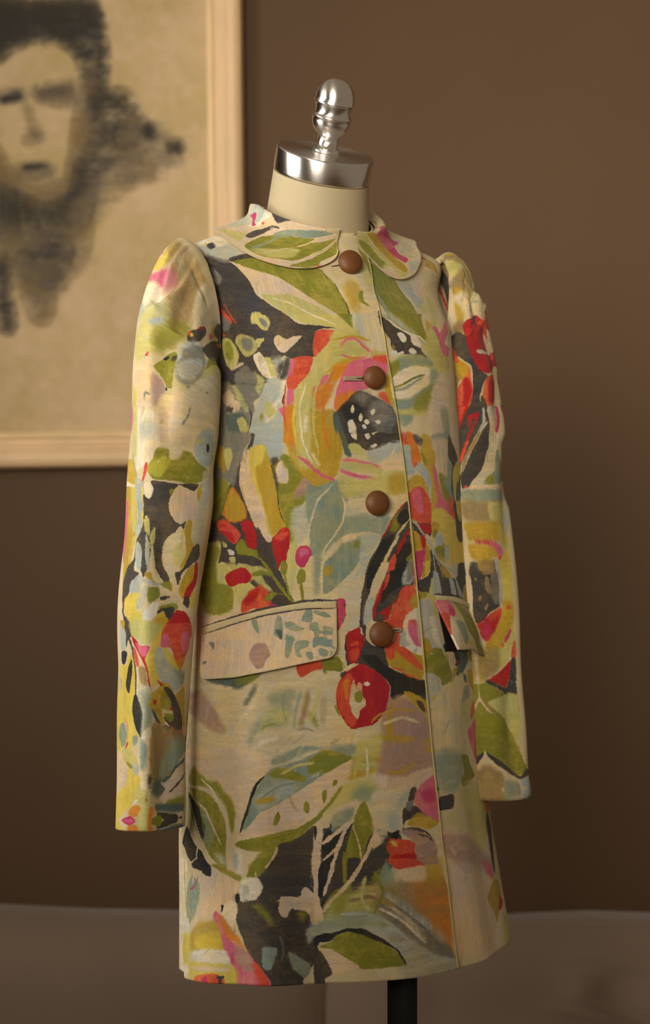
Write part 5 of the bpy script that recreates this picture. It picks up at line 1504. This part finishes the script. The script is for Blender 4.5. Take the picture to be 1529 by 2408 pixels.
# left wall around the window opening
me = bpy.data.meshes.new('wall_left'); bm = bmesh.new()
for lo, hi in (((-1.72, -2.9, 0), (-1.6, -1.0, 2.7)), ((-1.72, 0, 0), (-1.6, 1.3, 2.7)), ((-1.72, -1.0, 0), (-1.6, 0, 1.22)), ((-1.72, -1.0, 2.38), (-1.6, 0, 2.7))):
    r = bmesh.ops.create_cube(bm, size=1)
    for v in r['verts']:
        for k in range(3): v.co[k] = (lo[k] + hi[k]) / 2 + v.co[k] * (hi[k] - lo[k])
bm.to_mesh(me); bm.free(); structure(link('wall_left', me, M_wall, None, False))
win = bpy.data.objects.new('window_1', None); COL.objects.link(win); win['kind'] = 'structure'
box('window_frame', (-1.66, -1.0, 1.22), (-1.56, -.95, 2.38), M_white, win); box('window_frame', (-1.66, -.05, 1.22), (-1.56, 0, 2.38), M_white, win)
box('window_frame', (-1.66, -.95, 1.22), (-1.56, -.05, 1.26), M_white, win); box('window_frame', (-1.66, -.95, 2.34), (-1.56, -.05, 2.38), M_white, win)
box('mullion', (-1.66, -.53, 1.26), (-1.54, -.47, 2.34), M_white, win)
# ---- picture on the wall ----------------------------------------------------
S0 = .00066; DW = 3.3
def wx(px): return (px - 764.5) * S0
def wz(py): return 1.3 - (py - 1110) * S0
pic = thing('framed_picture', 'charcoal portrait drawing in a gilded wooden frame hanging on the brown wall', 'picture')
M_gold = mat('pale_gilt_wood', rgb(232, 198, 152), .42, noise=(14, .12, (1, 1, .25)), bump=(120, .35, (1, 1, .3)))
M_gold2 = mat('inner_gilt_slip', rgb(240, 212, 160), .4, noise=(20, .08, (1, 1, .3)))
x0, x1, z0, z1 = wx(-415), wx(584), wz(1094), wz(-115)
prof = [(0, 0), (0, .022), (.004, .030), (.012, .033), (.022, .031), (.030, .026), (.036, .024), (.038, .019), (.044, .019), (.046, .014), (.050, .012), (.0545, .010), (.0545, 0)]
def rail(name, a, b, inn, prof_, m, parent):
    """moulding from corner a to corner b (x, z); inn: inward unit (x, z); mitred"""
    me = bpy.data.meshes.new(name); bm = bmesh.new(); d = Vector((b[0] - a[0], b[1] - a[1])).normalized(); rows = []
    for w_, h in prof_:
        P = Vector(a) + Vector(inn) * w_ + d * w_; Q = Vector(b) + Vector(inn) * w_ - d * w_
        rows.append([bm.verts.new((P.x + (Q.x - P.x) * k / 12, 1.198 - h, P.y + (Q.y - P.y) * k / 12)) for k in range(13)])
    for r0, r1 in zip(rows, rows[1:]):
        for k in range(12): bm.faces.new((r0[k], r0[k + 1], r1[k + 1], r1[k]))
    bmesh.ops.recalc_face_normals(bm, faces=bm.faces)
    bm.to_mesh(me); bm.free(); return link(name, me, m, parent, False)
def shrink(k): return (x0 + k, x1 - k, z0 + k, z1 - k)
for nm, k, pf, mm in (('frame_rail', 0, prof[:-4] + [(.046, .006)], M_gold), ('slip_rail', .046, [(0, .004), (0, .0125), (.003, .0135), (.008, .012), (.0095, .003)], M_gold2)):
    X0, X1, Z0, Z1 = shrink(k)
    for a, b, n in (((X0, Z0), (X1, Z0), (0, 1)), ((X1, Z0), (X1, Z1), (-1, 0)), ((X1, Z1), (X0, Z1), (0, -1)), ((X0, Z1), (X0, Z0), (1, 0))):
        rail(nm, a, b, n, pf, mm, pic)
PAL_SAVE = dict(PAL); PAL['c'] = (206, 180, 134)
pt = paint('PT', rough=1.3); pt = pt * (1 + .05 * (cut(N1, 60, 90, *pt.shape[:2])[..., None] - .5)); PAL.update(PAL_SAVE)
mp_ = cloth_mat('aged_paper', to_image('charcoal_study', pt), (260, 330))
mp_.node_tree.nodes['Principled BSDF'].inputs['Roughness'].default_value = .6
px = np.array([[[wx(-330), 1.192, wz(1025)], [wx(497), 1.192, wz(1025)]], [[wx(-330), 1.192, wz(-40)], [wx(497), 1.192, wz(-40)]]])
XX = np.linspace(wx(-365), wx(535), 10); ZZ = np.linspace(wz(1045), wz(-66), 10)
G = np.zeros((10, 10, 3)); G[..., 0] = XX[None]; G[..., 1] = 1.192; G[..., 2] = ZZ[:, None]
uu = (XX - wx(-330)) / (wx(497) - wx(-330)); vv = (ZZ - wz(1025)) / (wz(-40) - wz(1025))
grid('drawing', G, mp_, pic, (0, -1, 0), uv=(uu[None, :], vv[:, None]))
box('backing_board', (x0 + .03, 1.194, z0 + .03), (x1 - .03, 1.199, z1 - .03), mat('board', rgb(120, 90, 60), .9), pic)
# hangs about a degree out of true, turned about its lower right corner
ang = math.radians(-.75); pv = Vector((x1, 1.198, z0))
pic.rotation_euler = (0, ang, 0); R_ = pic.rotation_euler.to_matrix(); pic.location = pv - R_ @ pv
# ---- sofa ---------------------------------------------------------------------
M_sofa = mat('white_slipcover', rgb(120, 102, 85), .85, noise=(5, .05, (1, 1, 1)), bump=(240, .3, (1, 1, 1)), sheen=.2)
sofa = thing('sofa', 'white slipcovered sofa with two loose back cushions against the brown wall', 'sofa', (0, .7, 0))
def cushion(name, c, h, m, parent, ex=.42, folds=(), nu=96, nv=64):
    u = np.linspace(-np.pi, np.pi, nu)[None, :]; v = np.linspace(-np.pi / 2, np.pi / 2, nv)[:, None]
    sp = lambda a, e: np.sign(a) * np.abs(a) ** e
    X = sp(np.cos(v), ex) * sp(np.cos(u), ex); Z = sp(np.cos(v), ex) * sp(np.sin(u), ex); Y = sp(np.sin(v), .8) * np.ones_like(u)
    G = np.stack([c[0] + h[0] * X, c[1] - h[1] * Y * (1 - .25 * (X ** 4 + Z ** 4)), c[2] + h[2] * Z + .010 * np.cos(3 * X + 1) * (Z > 0)], -1)
    for fx, amp, wd in folds: G[..., 1] -= amp * np.exp(-((G[..., 0] - fx - .03 * Z) / wd) ** 2) * (Y > 0)
    G[..., 1] += .004 * np.sin(G[..., 0] * 21 + G[..., 2] * 9)
    return grid(name, G, m, parent, (0, -1, 0))
M_sf = M_sofa
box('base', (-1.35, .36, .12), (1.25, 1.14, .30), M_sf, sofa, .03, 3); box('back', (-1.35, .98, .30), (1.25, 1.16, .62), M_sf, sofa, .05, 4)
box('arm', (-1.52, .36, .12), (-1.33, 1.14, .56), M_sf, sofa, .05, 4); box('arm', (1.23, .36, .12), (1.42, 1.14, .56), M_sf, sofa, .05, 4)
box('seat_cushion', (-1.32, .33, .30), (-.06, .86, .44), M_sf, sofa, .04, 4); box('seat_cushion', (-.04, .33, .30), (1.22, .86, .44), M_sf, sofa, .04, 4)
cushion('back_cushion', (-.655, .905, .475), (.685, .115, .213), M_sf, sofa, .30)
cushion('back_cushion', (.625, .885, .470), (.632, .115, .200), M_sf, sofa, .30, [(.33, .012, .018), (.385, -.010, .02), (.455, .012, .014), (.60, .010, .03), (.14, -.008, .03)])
for x in (-1.46, 1.36):
    for y in (.42, 1.08): lathe('foot', (x, y, 0), (0, 0, 1), [(0, 0), (0, .022), (.12, .03), (.12, 0)], M_floor, sofa, 16)
keep_later = [sofa]
# ---- dress form -----------------------------------------------------------------
form = thing('dress_form', 'cream dress form with brushed metal neck cap and acorn finial wearing the coat', 'dress form', (.076, 0, 0))
M_lin = mat('cream_form_cloth', rgb(182, 168, 136), .7, bump=(700, .2, (1, 1, 1)))
M_met = mat('brushed_steel', (.90, .87, .84, 1), .27, 1, aniso=.75)
M_met.node_tree.nodes['Principled BSDF'].inputs['Anisotropic Rotation'].default_value = .25
M_blk = mat('black_iron', rgb(9, 8, 8), .85)
AX = np.array([.19, -.354, 1.0]); AX /= np.linalg.norm(AX)
CT = np.array([.0008, -.018, 1.6135])
CB = CT - AX * .0245                       # lower rim of the cap
thn = np.linspace(-np.pi, np.pi, 129)
tt_ = np.linspace(.30, .995, 90)
G = body(thn[None, :], tt_[:, None], -.009)
grid('torso', G, M_lin, form, F)
# neck: from the torso opening to the cap
rings = []; s_ = np.cross(AX, [0, 1, 0]); s_ /= np.linalg.norm(s_); q_ = np.cross(AX, s_)
base_c = np.array([-.0115, .0180, 1.498]); bot = .0485
for k in np.linspace(0, 1, 24):
    c = base_c + (CB - base_c) * k; r = np.interp(k, [0, .3, .55, 1], [.0475, .0522, .0512, .0476]); up = AX * min(1, k * 1.6) + UPV * max(0, 1 - k * 1.6); up = up / np.linalg.norm(up)
    a_ = np.cross([0, 1, 0], up); a_ /= np.linalg.norm(a_); b_ = np.cross(up, a_)
    rings.append([c + r * (math.cos(x) * a_ + math.sin(x) * b_) for x in thn])
grid('neck', np.array(rings), M_lin, form)
capp = [(0, 0), (0, .046), (.0006, .0478), (.003, .0484), (.0225, .0484), (.0240, .0478), (.0246, .0466), (.0243, .0445), (.0243, 0)]
lathe('neck_cap', CB, AX, capp, M_met, form, 96)
fin = [(0, 0), (0, .0138), (.0028, .0138), (.0034, .0132), (.0036, .0104), (.016, .0102), (.0172, .0108), (.019, .0128), (.0225, .0162), (.027, .0184), (.0315, .0192), (.0345, .0188), (.0350, .0196), (.0362, .0196),
       (.037, .0182), (.0395, .0172), (.043, .0174), (.047, .0186), (.0485, .0192), (.0490, .0200), (.0502, .0200), (.0510, .0192), (.055, .0192), (.059, .0182), (.063, .0164), (.067, .0134), (.070, .0096), (.0717, .0055), (.0722, 0)]
lathe('finial', CT - AX * .0003, AX, fin, M_met, form, 64)
lathe('pole', (.076, -.01, .02), (0, 0, 1), [(0, 0), (0, .0147), (1.13, .0147), (1.13, 0)], M_blk, form, 32)
lathe('base', (.076, -.01, 0), (0, 0, 1), [(0, 0), (0, .17), (.008, .17), (.016, .155), (.028, .06), (.045, .022), (.05, .0148)], M_blk, form, 64)
# ---- coat -------------------------------------------------------------------------
coat = thing('coat', 'floral printed linen coat with round collar and brown leather buttons on the dress form', 'coat', (0.02, 0, .83))
E = np.array(EDGE); pi = math.pi
def th_edge(t): return np.interp(t, E[:, 1], _smooth(E[:, 0], 2) if False else E[:, 0])
nT = 420; T = np.linspace(0, 1, nT)[:, None]
eT = _smooth(np.interp(np.linspace(0, 1, nT), E[:, 1], E[:, 0]), 9)[:, None]
def uvb(TH): return ((TH + pi) / (2 * pi), np.broadcast_to(T, TH.shape))
sL, sR = math.radians(100), math.radians(-100)
k = np.linspace(0, 1, 200)[None, :] ** .8
TH = sR + (eT - sR) * k
off = .0024 * sstep(TH, eT - math.radians(34), eT - math.radians(4)) + 0 * T
grid('front_panel', body(TH, T, off), TX['F'], coat, F, .0018, uvb(TH))
k = np.linspace(0, 1, 120)[None, :]
TH = (eT - math.radians(16)) + (sL - eT + math.radians(16)) * k
grid('front_panel', body(TH, T), TX['F'], coat, F + L * .6, .0016, uvb(TH))
k = np.linspace(0, 1, 150)[None, :]
TH = sL + (2 * pi - 2 * sL) * k + 0 * T
uvx = ((TH + pi) / (2 * pi)); uvx = np.where(uvx > 1, uvx - 1, uvx)
G = body(TH, T); n2 = 150
U = (TH + pi) / (2 * pi)
m_back = TX['F']
TH1 = sL + (pi - sL) * np.linspace(0, 1, 80)[None, :] + 0 * T; TH2 = -pi + (sR + pi) * np.linspace(0, 1, 80)[None, :] + 0 * T
grid('back_panel', body(TH1, T), TX['F'], coat, -F + L, .0016, uvb(TH1)); grid('back_panel', body(TH2, T), TX['F'], coat, -F - L, .0016, uvb(TH2))
for sd, kk in ((-1, 'LS'), (1, 'RS')):
    G = sleeve_grid(sd, 200, 420)
    grid('sleeve', G, TX[kk], coat, F, .0016, (np.linspace(0, 1, 200)[None, :], np.linspace(0, 1, 420)[:, None]))
for tab, sd, kk in ((COLR, -1, 'CL'), (COLL, 1, 'CR')):
    G, _o = collar_grid(tab, sd, 260, 44)
    grid('collar', G, TX[kk], coat, None, 0, (np.linspace(0, 1, 260)[None, :], np.linspace(0, 1, 44)[:, None]))
    ob = coat.children[-1]; s = ob.modifiers.new('cloth', 'SOLIDIFY'); s.thickness = .0024; s.offset = 0; s.use_even_offset = False
G = flap_grid(FLAP, 160, 50); grid('pocket_flap', G, TX['PL'], coat, F, .0024, (np.linspace(0, 1, 160)[None, :], np.linspace(0, 1, 50)[:, None]))
G = flapl_grid(FLAPL, 80, 60); grid('pocket_flap', G, TX['PR'], coat, F + L, .0022, (np.linspace(0, 1, 80)[None, :], np.linspace(0, 1, 60)[:, None]))
e_t = np.linspace(.002, .985, 260); e_th = np.interp(e_t, np.linspace(0, 1, nT), eT[:, 0]); cc = body(e_th, e_t, .0026)
tg = np.gradient(cc, axis=0); tg /= np.linalg.norm(tg, axis=1)[:, None]; sd_ = np.cross(tg, F); sd_ /= np.linalg.norm(sd_, axis=1)[:, None]; up_ = np.cross(sd_, tg)
aa = np.linspace(0, 2 * pi, 9)
grid('lit_fold_edge', cc[:, None, :] + (.00055 + .0005 * (1 - e_t))[:, None, None] * (np.cos(aa)[None, :, None] * sd_[:, None, :] + np.sin(aa)[None, :, None] * up_[:, None, :]), mat('lit_edge_lime', rgb(186, 176, 118), .8), coat)  # thin tube on the folded front edge; its pale colour paints the edge highlight
M_cream = mat('plain_linen_edge', rgb(208, 192, 150), .8, noise=(60, .12, (1, 1, 1)), bump=(900, .4, (1, 1, 1)))
M_dark = mat('dark_slit_thread', rgb(30, 24, 18), .9)
for tab in (WELT, WELTL):
    p = np.linspace(0, 1, 120); a, b = _res(tab[0], p), _res(tab[1], p); q = np.linspace(.06, 1.0, 14)[:, None]
    G = body(a[:, 0] + (b - a)[:, 0] * q, a[:, 1] + (b - a)[:, 1] * q, .0008 + .0014 * np.clip(np.sin(np.pi * (q + .08) / 1.2), 0, 1) ** .5)
    grid('pocket_welt', G, M_cream, coat, F, .0008)
M_leather = mat('tan_leather', rgb(104, 62, 26), .5, noise=(60, .10, (1, 1, 1)), bump=(420, .12, (1, 1, 1)))
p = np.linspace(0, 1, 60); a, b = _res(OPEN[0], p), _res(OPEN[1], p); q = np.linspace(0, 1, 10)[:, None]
grid('pocket_opening_shade', body(a[:, 0] + (b - a)[:, 0] * q, a[:, 1] + (b - a)[:, 1] * q, .0011), mat('pocket_shade_black', rgb(14, 11, 9), 1), coat, F, .0004)  # near-black strip laid on the cloth: painted shade of the gaping pocket
M_thread = mat('buttonhole_thread', rgb(200, 172, 146), .8, bump=(2500, .8, (1, 1, 1)))
def surf_frame(th_, t_, o_=0):
    P = body(np.array(th_), np.array(t_), o_); e_ = 1e-3
    a = body(np.array(th_ + e_), np.array(t_), o_) - P; b = body(np.array(th_), np.array(t_ + e_), o_) - P
    n = np.cross(a, b); n /= np.linalg.norm(n)
    if np.dot(n, F) < 0: n = -n
    return P, n
for th_, t_, r in BTN:
    P, n = surf_frame(th_, t_, .0030)
    n = n * .55 + np.array([.16, -.98, .05]) * .45; n /= np.linalg.norm(n); P = P + n * .0006
    pr = [(0, 0), (0, r * .55), (.0012, r * .82), (.0022, r * .97), (.0034, r), (.0046, r * .985), (.0062, r * .90), (.0076, r * .74), (.0086, r * .50), (.0091, r * .25), (.0092, 0)]
    lathe('button', P, n, pr, M_leather, coat, 48)
for ta, tb in ((h[:2], h[2:]) for h in HOLE):
    k = np.linspace(0, 1, 24); c = np.array(ta)[None] + (np.array(tb) - np.array(ta))[None] * k[:, None]
    dv = .0032; first = ta[1] > .88; last = ta[1] < .6
    q = np.linspace(-1, 1, 9)[:, None]
    if not first:
        G = body(c[None, :, 0] + 0 * q, c[None, :, 1] + q * dv, .0028 + .0009 * (1 - q ** 4) * np.minimum(1, 12 * np.minimum(k, 1 - k) + .3)[None, :])
        grid('buttonhole', G, M_thread, coat, F, .0004)
    a0, a1 = (0, 1) if first else ((.15, .75) if last else (.62, 1))
    k2 = np.linspace(a0, a1, 20); c2 = np.array(ta)[None] + (np.array(tb) - np.array(ta))[None] * k2[:, None]
    q = np.linspace(-1, 1, 5)[:, None] * np.sin(np.pi * np.linspace(.12, .88, 20))[None, :]
    G = body(c2[None, :, 0] + 0 * q, c2[None, :, 1] + q * dv * .22, .0039 if not first else .0032)
    grid('buttonhole_slit', G, M_dark, coat, F, .0002)
bpy.context.view_layer.update()
for th_ in (coat, form, sofa): keep(th_)
